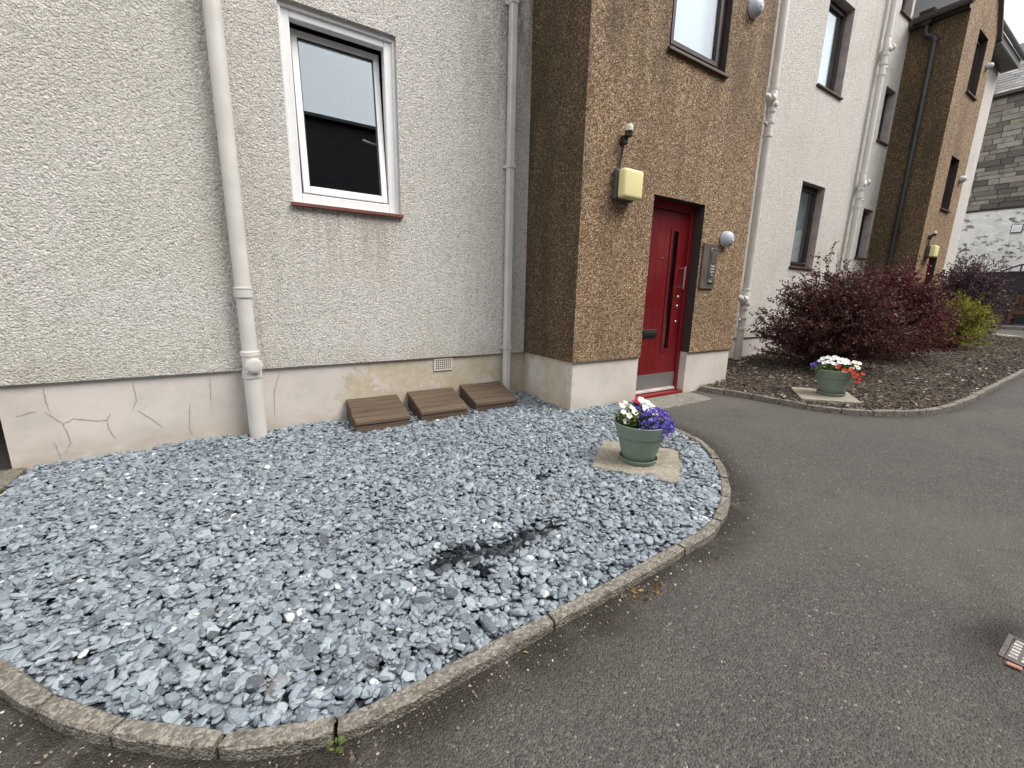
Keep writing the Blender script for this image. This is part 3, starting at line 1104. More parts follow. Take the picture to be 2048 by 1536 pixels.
def tilt_pt(p):
    y_, z_ = p[1] - (yf + .035), p[2] - b0
    return (p[0], yf + .035 + y_ * math.cos(TILT) + z_ * math.sin(TILT), b0 + z_ * math.cos(TILT) - y_ * math.sin(TILT))


def tilted(mb):
    mb.v = [tilt_pt(p) for p in mb.v]
    return mb


sb = .058
m = MB().box(a0 + .012, a0 + sb, yf - .005, yf + .055, b0 + .002, b1 - .01).box(a1 - sb, a1 - .012, yf - .005, yf + .055, b0 + .002, b1 - .01)
m.box(a0 + sb, a1 - sb, yf - .005, yf + .055, b0 + .002, b0 + sb).box(a0 + sb, a1 - sb, yf - .005, yf + .055, b1 - sb, b1 - .01)
tilted(m).build('sash', 'upvc', wa, bevel=.005)
tilted(MB().box(a0 + sb - .003, a1 - sb + .003, yf + .012, yf + .018, b0 + sb - .003, b1 - sb + .003)).build('pane', 'glass', wa)
g_ = MB()
for c0, c1, e0, e1 in ((a0 + sb, a0 + sb + .006, b0 + sb, b1 - sb), (a1 - sb - .006, a1 - sb, b0 + sb, b1 - sb), (a0 + sb + .006, a1 - sb - .006, b0 + sb, b0 + sb + .006), (a0 + sb + .006, a1 - sb - .006, b1 - sb - .006, b1 - sb)):
    g_.box(c0, c1, yf + .002, yf + .0115, e0, e1)
tilted(g_).build('gasket', 'black', wa)
hz = b0 + (b1 - b0) * .43
m = MB().tube([(a1 - sb + .02, yf + .075, hz), (a1 - sb + .02, yf + .10, hz)], .012, 10).tube([(a1 - sb + .02, yf + .098, hz), (a1 - sb - .04, yf + .10, hz + .004), (a1 - sb - .10, yf + .098, hz + .016)], .009, 10)
tilted(m).build('handle', 'upvc', wa, smooth=True)
MB().add([(x0 - .012, D - .035, z0 - .032), (x1 + .012, D - .035, z0 - .032), (x1 + .012, yf, z0 - .032), (x0 - .012, yf, z0 - .032),
          (x0 - .012, D - .035, z0 - .006), (x1 + .012, D - .035, z0 - .006), (x1 + .012, yf, z0), (x0 - .012, yf, z0)],
         [(0, 3, 2, 1), (4, 5, 6, 7), (0, 1, 5, 4), (1, 2, 6, 5), (2, 3, 7, 6), (3, 0, 4, 7)]).build('sill', 'sill_red', wa, bevel=.003)

# perforated vent in the plinth
m = MB()
ops = []
vx0, vx1, vz0, vz1 = 1.522, 1.716, .452, .572
for i in range(8):
    for k in range(5):
        cx, cz = vx0 + .016 + (vx1 - vx0 - .032) * (i + .5) / 8, vz0 + .012 + (vz1 - vz0 - .024) * (k + .5) / 5
        ops.append((cx - .0065, cx + .0065, cz - .0065, cz + .0065))
m.wall(vx0, vx1, vz0, vz1, DP - .012, ops, .010)
m.quad((vx0, DP - .012, vz0), (vx0, DP - .012, vz1), (vx0, DP, vz1), (vx0, DP, vz0)).quad((vx1, DP - .012, vz1), (vx1, DP - .012, vz0), (vx1, DP, vz0), (vx1, DP, vz1))
m.quad((vx0, DP - .012, vz1), (vx1, DP - .012, vz1), (vx1, DP, vz1), (vx0, DP, vz1)).quad((vx0, DP - .012, vz0), (vx0, DP, vz0), (vx1, DP, vz0), (vx1, DP - .012, vz0))
vent = m.build('air_vent', 'vent_plastic', A)
MB().quad((vx0 + .004, DP - .0035, vz0 + .004), (vx1 - .004, DP - .0035, vz0 + .004), (vx1 - .004, DP - .0035, vz1 - .004), (vx0 + .004, DP - .0035, vz1 - .004)).build('vent_void', 'black', vent)

# cracks in the plinth paint (x, z along the face)
CRACKS = [[(-1.096, 0.55), (-1.097, 0.465), (-1.091, 0.401)], [(-1.113, 0.395), (-1.042, 0.307), (-1.022, 0.177), (-1.066, 0.099)], [(-1.042, 0.307), (-0.985, 0.331), (-0.887, 0.303), (-0.829, 0.299), (-0.809, 0.347)], [(-0.829, 0.299), (-0.829, 0.222), (-0.803, 0.158)], [(-0.667, 0.554), (-0.664, 0.413), (-0.696, 0.354)], [(-0.672, 0.346), (-0.6, 0.276), (-0.548, 0.207)], [(-0.374, 0.358), (-0.398, 0.173), (-0.384, 0.118)], [(-0.235, 0.555), (-0.246, 0.364)], [(-1.097, 0.19), (-1.081, 0.035)], [(-1.237, 0.381), (-1.151, 0.402)], [(0.22, 0.558), (0.166, 0.379), (0.155, 0.179)]]


def crack(pts_):
    vs, fs = [], []
    fine = []
    for (ax_, az_), (bx_, bz_) in zip(pts_[:-1], pts_[1:]):
        n_ = max(2, int(math.hypot(bx_ - ax_, bz_ - az_) / .012))
        for k in range(n_):
            fine.append((ax_ + (bx_ - ax_) * k / n_ + random.uniform(-.003, .003), az_ + (bz_ - az_) * k / n_ + random.uniform(-.003, .003)))
    fine.append(pts_[-1])
    for i, (a_, b_) in enumerate(fine):
        p_, q_ = fine[max(i - 1, 0)], fine[min(i + 1, len(fine) - 1)]
        tx, tz = q_[0] - p_[0], q_[1] - p_[1]
        l_ = math.hypot(tx, tz) or 1
        w_ = .0032 * math.sin(math.pi * (i + .6) / (len(fine) + .6)) ** .5 * random.uniform(.5, 1.2)
        vs += [(a_ - tz / l_ * w_, DP - .0015, b_ + tx / l_ * w_), (a_ + tz / l_ * w_, DP - .0015, b_ - tx / l_ * w_)]
        if i:
            fs.append((2 * i - 2, 2 * i - 1, 2 * i + 1, 2 * i))
    MB().add(vs, fs).build('crack', 'crack', A)


for c in CRACKS:
    crack(c)

# ---- near stair tower
T = thing('stair_tower', 'tan pebbledash stair tower holding the near red door', 'building', (XC, D2, 0), 'pebbledash stair towers')
DOOR = (3.466, 4.281, .12, 2.165, .30)
WT = (3.49, 4.362, 3.405, 4.80, .14)
m = MB().wall(XC, XR, PL, 8.3, D2, [(*DOOR[:2], PL - .2, DOOR[3], .001), (*WT[:4], .002)], .14)
m.quad((XR, D2, PL), (XR, 6, PL), (XR, 6, 8.3), (XR, D2, 8.3))
m.quad((XC, D2, 8.3), (XR, D2, 8.3), (XR, 6, 8.3), (XC, 6, 8.3))
for a, b in ((XC, DOOR[0]), (DOOR[1], XR)):
    m.quad((a, DP2 + .001, PL), (b, DP2 + .001, PL), (b, D2, PL), (a, D2, PL))
m.build('wall', 'pebbledash', T)
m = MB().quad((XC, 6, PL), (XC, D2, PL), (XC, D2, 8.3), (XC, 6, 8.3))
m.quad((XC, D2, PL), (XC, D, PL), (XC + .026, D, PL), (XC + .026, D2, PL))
m.build('return_wall', 'pebbledash_shaded', T)
# smooth dark painted door reveals above the plinth
m = MB()
a, b, c0, c1 = DOOR[0], DOOR[1], PL, DOOR[3]
yb = D2 + .30
m.quad((a, D2 + .001, c0), (a, D2 + .001, c1), (a, yb, c1), (a, yb, c0)).quad((b, D2 + .001, c1), (b, D2 + .001, c0), (b, yb, c0), (b, yb, c1)).quad((a, D2 + .001, c1), (b, D2 + .001, c1), (b, yb, c1), (a, yb, c1))
m.build('door_reveal', 'reveal_dark', T)
x0p, x1p = XC + .025, XR - .025
m = MB().quad((x0p, DP2, -.25), (a, DP2, -.25), (a, DP2, PL), (x0p, DP2, PL)).quad((x0p, D + .1, -.25), (x0p, DP2, -.25), (x0p, DP2, PL), (x0p, D + .1, PL)).quad((a, DP2, -.25), (a, yb, -.25), (a, yb, PL), (a, DP2, PL))
m.build('plinth', 'plinth_paint', T)
m = MB().quad((b, DP2, -.25), (x1p, DP2, -.25), (x1p, DP2, PL), (b, DP2, PL)).quad((x1p, DP2, -.25), (x1p, D + .1, -.25), (x1p, D + .1, PL), (x1p, DP2, PL)).quad((b, yb, -.25), (b, DP2, -.25), (b, DP2, PL), (b, yb, PL))
m.build('plinth', 'plinth_paint', T)
reveal(T, *WT[:4], D2 + .001, D2 + .14, 'reveal_dark')
tw = window(T, WT[0], WT[1], WT[2], WT[3], D2, .06, 'frame_brown', 'sill_brown', bar=.07, curtain='blind')
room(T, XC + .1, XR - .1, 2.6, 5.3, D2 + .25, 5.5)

# door
yd = D2 + .13
dr = MB().box(a, a + .05, yd - .02, yd + .06, .14, 2.165).box(b - .05, b, yd - .02, yd + .06, .14, 2.165).box(a + .05, b - .05, yd - .02, yd + .06, 2.085, 2.165).box(a, b, yd - .10, yd + .06, .095, .14).build('door', 'frame_red', T, bevel=.004)
bx0, bx1, bz0, bz1 = a + .055, b - .055, .15, 2.08
nb = 6
gx0, gx1, gz0, gz1 = 3.945, 4.075, .62, 1.90
xsb = [bx0, 3.62, 3.735, 3.85, gx0, gx1, bx1]
for i in range(6):
    p0, p1 = xsb[i] + .0004, xsb[i + 1] - .0004
    if i == 4:
        MB().cbox(p0, p1, yd, yd + .045, bz0, gz0, .0015).build('board', 'door_red', dr)
        MB().cbox(p0, p1, yd, yd + .045, gz1, bz1, .0015).build('board', 'door_red', dr)
    else:
        MB().cbox(p0, p1, yd, yd + .045, bz0, bz1, .0015).build('board', 'door_red', dr)
MB().box(bx0, bx1, yd + .046, yd + .06, bz0, gz0).box(bx0, bx1, yd + .046, yd + .06, gz1, bz1).box(bx0, gx0, yd + .046, yd + .06, gz0, gz1).box(gx1, bx1, yd + .046, yd + .06, gz0, gz1).build('backing', 'door_red', dr)
MB().box(gx0 - .012, gx0 + .018, yd - .008, yd - .0005, gz0 - .02, gz1 + .02).box(gx1 - .018, gx1 + .012, yd - .008, yd - .0005, gz0 - .02, gz1 + .02).box(gx0 + .018, gx1 - .018, yd - .008, yd - .0005, gz0 - .02, gz0 + .012).box(gx0 + .018, gx1 - .018, yd - .008, yd - .0005, gz1 - .012, gz1 + .02).build('glazing_bead', 'door_red', dr)
MB().box(gx0 + .012, gx1 - .012, yd + .016, yd + .022, gz0, gz1).build('pane', 'glass', dr)
MB().box(bx0 + .002, bx1 - .002, yd - .004, yd - .0005, .185, .352).build('kick_plate', 'kickplate', dr)
MB().add([(bx0, yd - .035, .152), (bx1, yd - .035, .152), (bx1, yd - .0005, .152), (bx0, yd - .0005, .152), (bx0, yd - .03, .166), (bx1, yd - .03, .166), (bx1, yd - .0005, .182), (bx0, yd - .0005, .182)],
         [(0, 3, 2, 1), (4, 5, 6, 7), (0, 1, 5, 4), (1, 2, 6, 5), (2, 3, 7, 6), (3, 0, 4, 7)]).build('weather_bar', 'reveal_paint', dr)
hx = 4.158
MB().tube([(hx, yd - .055, 1.29), (hx, yd - .055, 1.53)], .0105, 10).tube([(hx, yd - .055, 1.31), (hx, yd, 1.31)], .008, 8).tube([(hx, yd - .055, 1.51), (hx, yd, 1.51)], .008, 8).build('handle', 'steel', dr, smooth=True)
for zz, rr in ((1.20, .019), (1.095, .021), (.925, .017)):
    MB().lathe([(rr, 0), (rr, .006), (rr * .75, .010), (.006, .011)], (4.156, yd, zz), 18, 'Y').build('lock', 'steel', dr, smooth=True)
MB().lathe([(.012, 0), (.011, .005), (.004, .006)], (3.83, yd, 1.60), 14, 'Y').build('peephole', 'steel', dr, smooth=True)
lb = MB().cbox(3.60, 3.845, yd - .014, yd - .0005, .765, .85, .004).build('letter_plate', 'black', dr)
MB().cbox(3.625, 3.82, yd - .022, yd - .0145, .785, .828, .003).build('flap', 'black', lb)
MB().box(a - .3, b + .4, yd + .9, yd + .95, 0, 2.3).build('hall_wall', 'plaster_inside', T)

# ---- middle white block
X2 = 11.12
B = thing('white_block', 'white roughcast block with brown windows between the two stair towers', 'building', (XR, D, 0), 'roughcast blocks of the terrace')
WB = [(7.99, 8.81, 1.765, 3.117), (7.97, 8.815, 4.52, 5.80), (10.54, 11.02, 2.075, 3.0), (10.545, 11.02, 4.225, 5.135), (10.545, 11.02, 6.34, 7.25)]
m = MB().wall(XR, X2, PL, 8.0, D, [(*w_, .001) for w_ in WB], .001)
shell(m, XR, X2, D, YB, -.2, 8.0, left=False, right=False)
m.quad((XR, DP + .001, PL), (X2, DP + .001, PL), (X2, D, PL), (XR, D, PL))
m.build('wall', 'harl', B)
for w_ in WB:
    reveal(B, *w_, D + .0005, D + .2, 'reveal_paint')
MB().quad((XR, DP, -.2), (X2, DP, -.2), (X2, DP, PL), (XR, DP, PL)).build('plinth', 'plinth_paint', B)
gm = MB()
gable_x(gm, XR, X2, D, YB, 8.0, 2.4)
gm.build('roof', 'roof_plain', B)
window(B, *WB[0], D, .12, 'frame_brown', 'sill_brown', curtain='net_curtain')
window(B, *WB[1], D, .12, 'frame_brown', 'sill_brown', curtain='blind', split=None)
window(B, *WB[2], D, .12, 'frame_brown', 'sill_brown', curtain='net_curtain')
window(B, *WB[3], D, .12, 'frame_brown', 'sill_brown')
window(B, *WB[4], D, .12, 'frame_brown', 'sill_brown')
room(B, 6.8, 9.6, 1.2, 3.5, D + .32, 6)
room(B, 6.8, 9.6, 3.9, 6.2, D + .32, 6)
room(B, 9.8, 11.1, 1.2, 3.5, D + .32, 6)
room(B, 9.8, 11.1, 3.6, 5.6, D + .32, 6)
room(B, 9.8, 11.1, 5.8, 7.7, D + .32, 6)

# ---- far stair tower
XE = 12.86
XM = (X2 + XE) / 2
EV, RG = 6.34, 7.35
T2 = thing('stair_tower', 'narrower far pebbledash stair tower with gabled top and dark downpipe on its side', 'building', (X2, D2, 0), 'pebbledash stair towers')
W2 = [(11.80, 12.33, 3.03, 3.98), (11.80, 12.40, 5.08, 6.09)]
DR2 = (11.80, 12.30, .2, 2.155)
m = MB().wall(X2, XE, .8, EV, D2, [(*w_, .002) for w_ in W2] + [(DR2[0], DR2[1], .5, DR2[3], .002)], .002)
m.add([(X2, D2, EV), (XE, D2, EV), (XM, D2, RG)], [(0, 1, 2)])
m.quad((XE, D2, .8), (XE, 6, .8), (XE, 6, EV), (XE, D2, EV))
m.build('wall', 'pebbledash', T2)
MB().quad((X2, 6, .8), (X2, D2, .8), (X2, D2, EV), (X2, 6, EV)).build('return_wall', 'pebbledash_shaded', T2)
MB().quad((X2 + .02, DP2, 0), (DR2[0], DP2, 0), (DR2[0], DP2, .8), (X2 + .02, DP2, .8)).quad((X2 + .02, D, 0), (X2 + .02, DP2, 0), (X2 + .02, DP2, .8), (X2 + .02, D, .8)).build('plinth', 'plinth_paint', T2)
MB().quad((DR2[1], DP2, 0), (XE - .02, DP2, 0), (XE - .02, DP2, .8), (DR2[1], DP2, .8)).build('plinth', 'plinth_paint', T2)
for w_ in W2 + [(DR2[0], DR2[1], .2, DR2[3])]:
    reveal(T2, *w_, D2 + .001, D2 + .16, 'reveal_dark')
for w_ in W2:
    window(T2, *w_, D2, .10, 'frame_brown', 'sill_brown', bar=.05)
d2 = MB().box(DR2[0], DR2[0] + .05, D2 + .08, D2 + .14, .25, 2.155).box(DR2[1] - .05, DR2[1], D2 + .08, D2 + .14, .25, 2.155).box(DR2[0] + .05, DR2[1] - .05, D2 + .08, D2 + .14, 2.1, 2.155).build('door', 'frame_red', T2)
MB().box(DR2[0] + .05, DR2[1] - .05, D2 + .10, D2 + .14, .25, 2.1).build('leaf', 'door_red', d2)
m = MB()
for sx_, xe_ in ((-1, X2 - .12), (1, XE + .12)):
    ez = EV - .12 * (RG - EV) / (XM - X2)
    y0_, y1_ = D2 - .06, 6.0
    vs = [(xe_, y0_, ez + .01), (XM, y0_, RG + .01), (XM, y1_, RG + .01), (xe_, y1_, ez + .01)]
    m.add(vs + [(p[0], p[1], p[2] + .09) for p in vs], [(0, 3, 2, 1), (4, 5, 6, 7), (0, 1, 5, 4), (1, 2, 6, 5), (2, 3, 7, 6), (3, 0, 4, 7)])
rf = m.build('roof', 'roof_plain', T2)
for xe_ in (X2 - .16, XE + .14):
    gt = MB()
    prof = [(-.055, .04), (-.05, -.01), (-.028, -.045), (.028, -.045), (.05, -.01), (.055, .04), (.047, .04), (.043, -.006), (.024, -.037), (-.024, -.037), (-.043, -.006), (-.047, .04)]
    vs = [(xe_ + q[0], yy_, 6.24 + q[1]) for yy_ in (D2 - .05, D - .08 if xe_ < XM else 5.6) for q in prof]
    n_ = len(prof)
    gt.add(vs, [(k, (k + 1) % n_, n_ + (k + 1) % n_, n_ + k) for k in range(n_)] + [tuple(range(n_ - 1, -1, -1)), tuple(range(n_, 2 * n_))])
    gt.build('gutter', 'gutter_brown', rf, smooth=False)
MB().box(X2 - .10, X2 - .001, D2, D - .01, 6.17, 6.30).build('fascia', 'gutter_brown', T2)

# ---- far white block
C = thing('white_block', 'narrow strip of cream roughcast wall beyond the far stair tower', 'building', (XE, D, 0), 'roughcast blocks of the terrace')
XZ = 17.25
m = MB().wall(XE, XZ, .8, 7.2, D, [], .1)
shell(m, XE, XZ, D, YB, -.1, 7.2, left=False)
m.build('wall', 'harl', C)
MB().quad((XE, DP, 0), (XZ - .02, DP, 0), (XZ - .02, DP, .8), (XE, DP, .8)).quad((XZ - .02, DP, 0), (XZ - .02, YB, 0), (XZ - .02, YB, .8), (XZ - .02, DP, .8)).build('plinth', 'plinth_paint', C)
gm = MB()
gable_x(gm, XE, XZ + .1, D, YB, 7.35, 2.2, .32)
gm.build('roof', 'roof_plain', C)
MB().box(XE, XZ + .12, D - .30, D - .001, 7.12, 7.17).build('soffit', 'gutter_brown', C)
MB().box(XE, XZ + .12, D - .33, D - .301, 7.12, 7.32).build('fascia', 'fascia_grey', C)
m = MB()
prof = [(.05 * math.cos(q), .05 * math.sin(q)) for q in np.linspace(math.pi, 2 * math.pi, 9)]
n_ = len(prof)
vs = [(xx_, D - .39 + q[0], 7.32 + q[1]) for xx_ in (XE + .05, XZ + .14) for q in prof]
m.add(vs, [(k, k + 1, n_ + k + 1, n_ + k) for k in range(n_ - 1)] + [tuple(range(n_ - 1, -1, -1)), tuple(range(n_, 2 * n_))])
m.build('gutter', 'fascia_grey', C)


# ------------------------------------------------------------------ pipes
def collar(m, x, y, z, r, h=.05):
    m.lathe([(r, -h / 2), (r + .007, -h / 2 + .004), (r + .007, h / 2 - .004), (r, h / 2)], (x, y, z), 20)


def soil_pipe():
    x, y, r = .032, D - .075, .055
    t = thing('soil_pipe', 'wide pale grey waste pipe with round access cap left of the white window', 'pipe', (x, y, 0))
    MB().tube([(x, y, g(x) + .02), (x, y, .56)], r + .004, 24).build('lower_pipe', 'pipe_grey', t, smooth=True)
    MB().tube([(x, y, .70), (x, y, 8)], r - .004, 24).build('upper_pipe', 'pipe_grey', t, smooth=True)
    m = MB()
    m.lathe([(r, .53), (r + .010, .54), (r + .010, .585), (r + .003, .59), (r + .003, .70), (r + .009, .705), (r + .009, .735), (r - .002, .74)], (x, y, 0), 28)
    ac = m.build('access_joint', 'pipe_grey', t, smooth=True)
    m = MB().lathe([(.050, .03), (.050, .068), (.054, .07), (.054, .084), (.048, .088), (.02, .09)], (x + .018, y, .637), 24, 'Y')
    m.build('access_cap', 'pipe_grey', ac, smooth=True)
    for k in range(10):
        a_ = 2 * math.pi * k / 10
        cx_, cz_ = x + .018 + .0535 * math.cos(a_), .637 + .0535 * math.sin(a_)
        MB().box(cx_ - .005, cx_ + .005, y - .0835, y - .071, cz_ - .005, cz_ + .005).build('grip', 'pipe_grey', ac)
    for z_ in (1.155,):
        m = MB()
        m.lathe([(r - .004, -.03), (r + .005, -.026), (r + .005, .03), (r + .008, .033), (r + .008, .043), (r - .004, .046)], (x, y, z_), 24)
        m.build('socket', 'pipe_grey', t, smooth=True)
    m = MB().box(x - .03, x + .03, y + .05, D - .001, 2.62, 2.66)
    m.build('bracket', 'pipe_grey', t)


soil_pipe()


def square_pipe():
    x, y, hw = 2.30, D - .05, .031
    t = thing('square_downpipe', 'slim square grey rainwater pipe in the corner by the stair tower', 'pipe', (x, y, 0))
    MB().cbox(x - hw, x + hw, y - hw, y + hw, .12, .64, .006).build('lower_pipe', 'pipe_grey', t)
    MB().cbox(x - hw, x + hw, y - hw, y + hw, .66, 2.37, .006).build('middle_pipe', 'pipe_grey', t)
    MB().cbox(x - hw, x + hw, y - hw, y + hw, 2.39, 8, .006).build('upper_pipe', 'pipe_grey', t)
    for z_ in (.65, 2.38, 3.72):
        MB().cbox(x - hw - .006, x + hw + .006, y - hw - .006, D - .001, z_ - .018, z_ + .018, .003).build('clip', 'pipe_grey', t)
        MB().cbox(x - hw - .028, x - hw - .006, D - .02, D - .002, z_ - .014, z_ + .014, .002).build('lug', 'pipe_grey', t)
        MB().cbox(x + hw + .006, x + hw + .028, D - .02, D - .002, z_ - .014, z_ + .014, .002).build('lug', 'pipe_grey', t)


square_pipe()


def branch_pipe(x, label, joints, r=.055, side=-1):
    y = D - .09
    t = thing('branched_waste_pipe', label, 'pipe', (x, y, 0), 'branched waste pipes on the middle block')
    MB().tube([(x, y, g(x) + .03), (x, y, 8)], r, 20).build('main_pipe', 'pipe_grey', t, smooth=True)
    for z_ in joints:
        for dz_ in (.17, -.10, -.25, -.42):
            m = MB()
            collar(m, x, y, z_ + dz_, r + .002, .045)
            m.build('collar', 'pipe_grey', t, smooth=True)
        MB().lathe([(r, -.15), (r + .005, -.14), (r + .005, .16), (r, .17)], (x, y, z_), 20).build('socket', 'pipe_grey', t, smooth=True)
        MB().tube([(x, y, z_ - .05), (x + side * .06, y - .01, z_ + .0), (x + side * .13, y, z_ + .05), (x + side * .18, D - .001, z_ + .06)], [.05, .05, .046, .044], 16).lathe([(.05, 0), (.056, .012), (.056, .05), (.045, .055)], (x + side * .10 - .0, y - .03, z_ + .03), 16, 'X').build('branch', 'pipe_grey', t, smooth=True)
        MB().lathe([(.032, .04), (.034, .075), (.026, .08)], (x + .012, y, z_ - .03), 14, 'Y').build('boss_cap', 'pipe_grey', t, smooth=True)
        MB().tube([(x + side * .02, y, z_ - .30), (x + side * .15, y - .01, z_ - .27)], .02, 12).build('overflow', 'pipe_grey', t, smooth=True)
    return t


branch_pipe(6.585, 'pale waste pipe with branches at the right edge of the near stair tower', [1.16, 3.90])
branch_pipe(9.98, 'pale waste pipe with branches beside the small brown windows of the middle block', [3.35, 5.55], side=1, r=.048)

# small joint cover low on the near branched pipe
t = thing('rainwater_pipe', 'dark iron downpipe with an offset on the side of the far stair tower', 'pipe', (X2 - .06, 3.34, 0))
px_ = X2 - .07
MB().tube([(px_, 3.33, .3), (px_, 3.33, 5.86), (px_, 3.36, 5.92), (px_, 3.45, 5.97), (px_, 3.48, 6.03), (px_, 3.48, 6.2)], .042, 14).build('main_pipe', 'pipe_dark', t, smooth=True)
for z_ in (2.6, 4.3, 5.84):
    m = MB()
    collar(m, px_, 3.33, z_, .042, .06)
    m.build('collar', 'pipe_dark', t, smooth=True)
MB().add([(px_ - .12, 3.38, 6.36), (px_ + .05, 3.38, 6.36), (px_ + .05, 3.60, 6.36), (px_ - .12, 3.60, 6.36), (px_ - .06, 3.42, 6.14), (px_ + .04, 3.42, 6.14), (px_ + .04, 3.54, 6.14), (px_ - .06, 3.54, 6.14)],
         [(0, 1, 2, 3), (4, 7, 6, 5), (0, 4, 5, 1), (1, 5, 6, 2), (2, 6, 7, 3), (3, 7, 4, 0)]).build('hopper', 'pipe_dark', t, bevel=.006)


# ------------------------------------------------------------------ lights, entry panel
def security_light(x0, x1, z0, z1, yw, sx_, sz_, label, label2):
    t = thing('wall_light', label, 'light', ((x0 + x1) / 2, yw, z0), 'square lights over the stair doors')
    MB().cbox(x0 - .012, x1 - .012, yw - .055, yw - .001, z0 - .008, z1 + .008, .012).build('backplate', 'lamp_body', t)
    m = MB()
    bm = bmesh.new()
    bmesh.ops.create_cube(bm, size=1)
    for v in bm.verts:
        v.co = Vector(((x0 + x1) / 2 + v.co.x * (x1 - x0), yw - .10 + v.co.y * .085, (z0 + z1) / 2 + v.co.z * (z1 - z0)))
    bmesh.ops.bevel(bm, geom=bm.edges[:], offset=.028, segments=4, affect='EDGES', profile=.6)
    bm.verts.index_update()
    m.add([v.co[:] for v in bm.verts], [[v.index for v in q.verts] for q in bm.faces])
    bm.free()
    m.build('diffuser', 'lamp_cream', t, smooth=True)
    s = thing('light_sensor', label2, 'sensor', (sx_, yw, sz_), 'photocells above the door lights')
    MB().cbox(sx_ - .03, sx_ + .025, yw - .05, yw - .001, sz_ - .10, sz_ - .03, .006).build('bracket', 'black', s)
    MB().lathe([(.034, -.045), (.034, -.01), (.036, -.005)], (sx_, yw - .07, sz_), 18).build('holder', 'black', s, smooth=True)
    MB().lathe([(.036, -.005), (.037, .03), (.030, .045), (.012, .05)], (sx_, yw - .07, sz_), 18).build('cap', 'sensor_white', s, smooth=True)
    MB().tube([(sx_ - .01, yw - .03, sz_ - .08), (sx_ - .012, yw - .02, sz_ - .16), (sx_ - .02, yw - .018, sz_ - .26), (x0 + .06, yw - .02, z1 + .05), (x0 + .05, yw - .03, z1 - .01)], .011, 10).build('cable', 'black', s, smooth=True)


security_light(2.905, 3.145, 2.045, 2.285, D2, 2.985, 2.60, 'square cream light on the near tower above left of the red door', 'white capped photocell with black cable above the near square light')
security_light(11.47, 11.71, 2.08, 2.30, D2, 11.50, 2.52, 'square cream light on the far stair tower', 'white capped photocell with black cable on the far stair tower')


def dome_light(x, z, yw, label, r=.088):
    t = thing('dome_light', label, 'light', (x, yw, z), 'round grey bulkhead lights')
    MB().lathe([(r * .93, 0), (r, .006), (r, .028), (r * .96, .034)], (x, yw, z), 32, 'Y').build('base', 'lamp_dome', t, smooth=True)
    MB().lathe([(r * .955, .034), (r * .93, .052), (r * .80, .075), (r * .55, .090), (r * .30, .096)], (x, yw, z), 32, 'Y').build('dome', 'lamp_dome', t, smooth=True)
    MB().lathe([(r * .30, .0955), (r * .28, .1005), (r * .16, .101), (r * .14, .0985), (.003, .0985)], (x, yw, z), 24, 'Y').build('centre_ring', 'dome_ring', t, smooth=True)


dome_light(4.70, 1.852, D2, 'grey dome light right of the red door above the entry panel')
dome_light(4.70, 4.09, D2, 'grey dome light at the top edge beside the tower window')
dome_light(12.62, 3.67, D2, 'small dome light on the far tower beside its lower window', .066)
dome_light(12.66, 5.70, D2, 'small dome light on the far tower beside its upper window', .060)

t = thing('entry_panel', 'brown entry phone panel with steel keypad between red door and dome light', 'entry panel', (4.44, D2, 1.3))
MB().cbox(4.315, 4.575, D2 - .022, D2 - .001, 1.30, 1.785, .004).build('backplate', 'plate_bronze', t)
kp = MB().cbox(4.435, 4.535, D2 - .036, D2 - .0225, 1.365, 1.735, .003).build('keypad', 'steel', t)
MB().cbox(4.452, 4.518, D2 - .039, D2 - .0362, 1.575, 1.70, .002).build('speaker_grille', 'plate_bronze', kp)
for i, (u_, w_) in enumerate([(0, 0), (1, 0), (0, 1), (1, 1), (0, 2), (1, 2), (.4, 3), (.2, 5.2)]):
    MB().lathe([(.0085, 0), (.0085, .005), (.004, .007)], (4.468 + .034 * u_, D2 - .036, 1.545 - .032 * w_), 12, 'Y').build('button', 'dome_ring', kp, smooth=True)

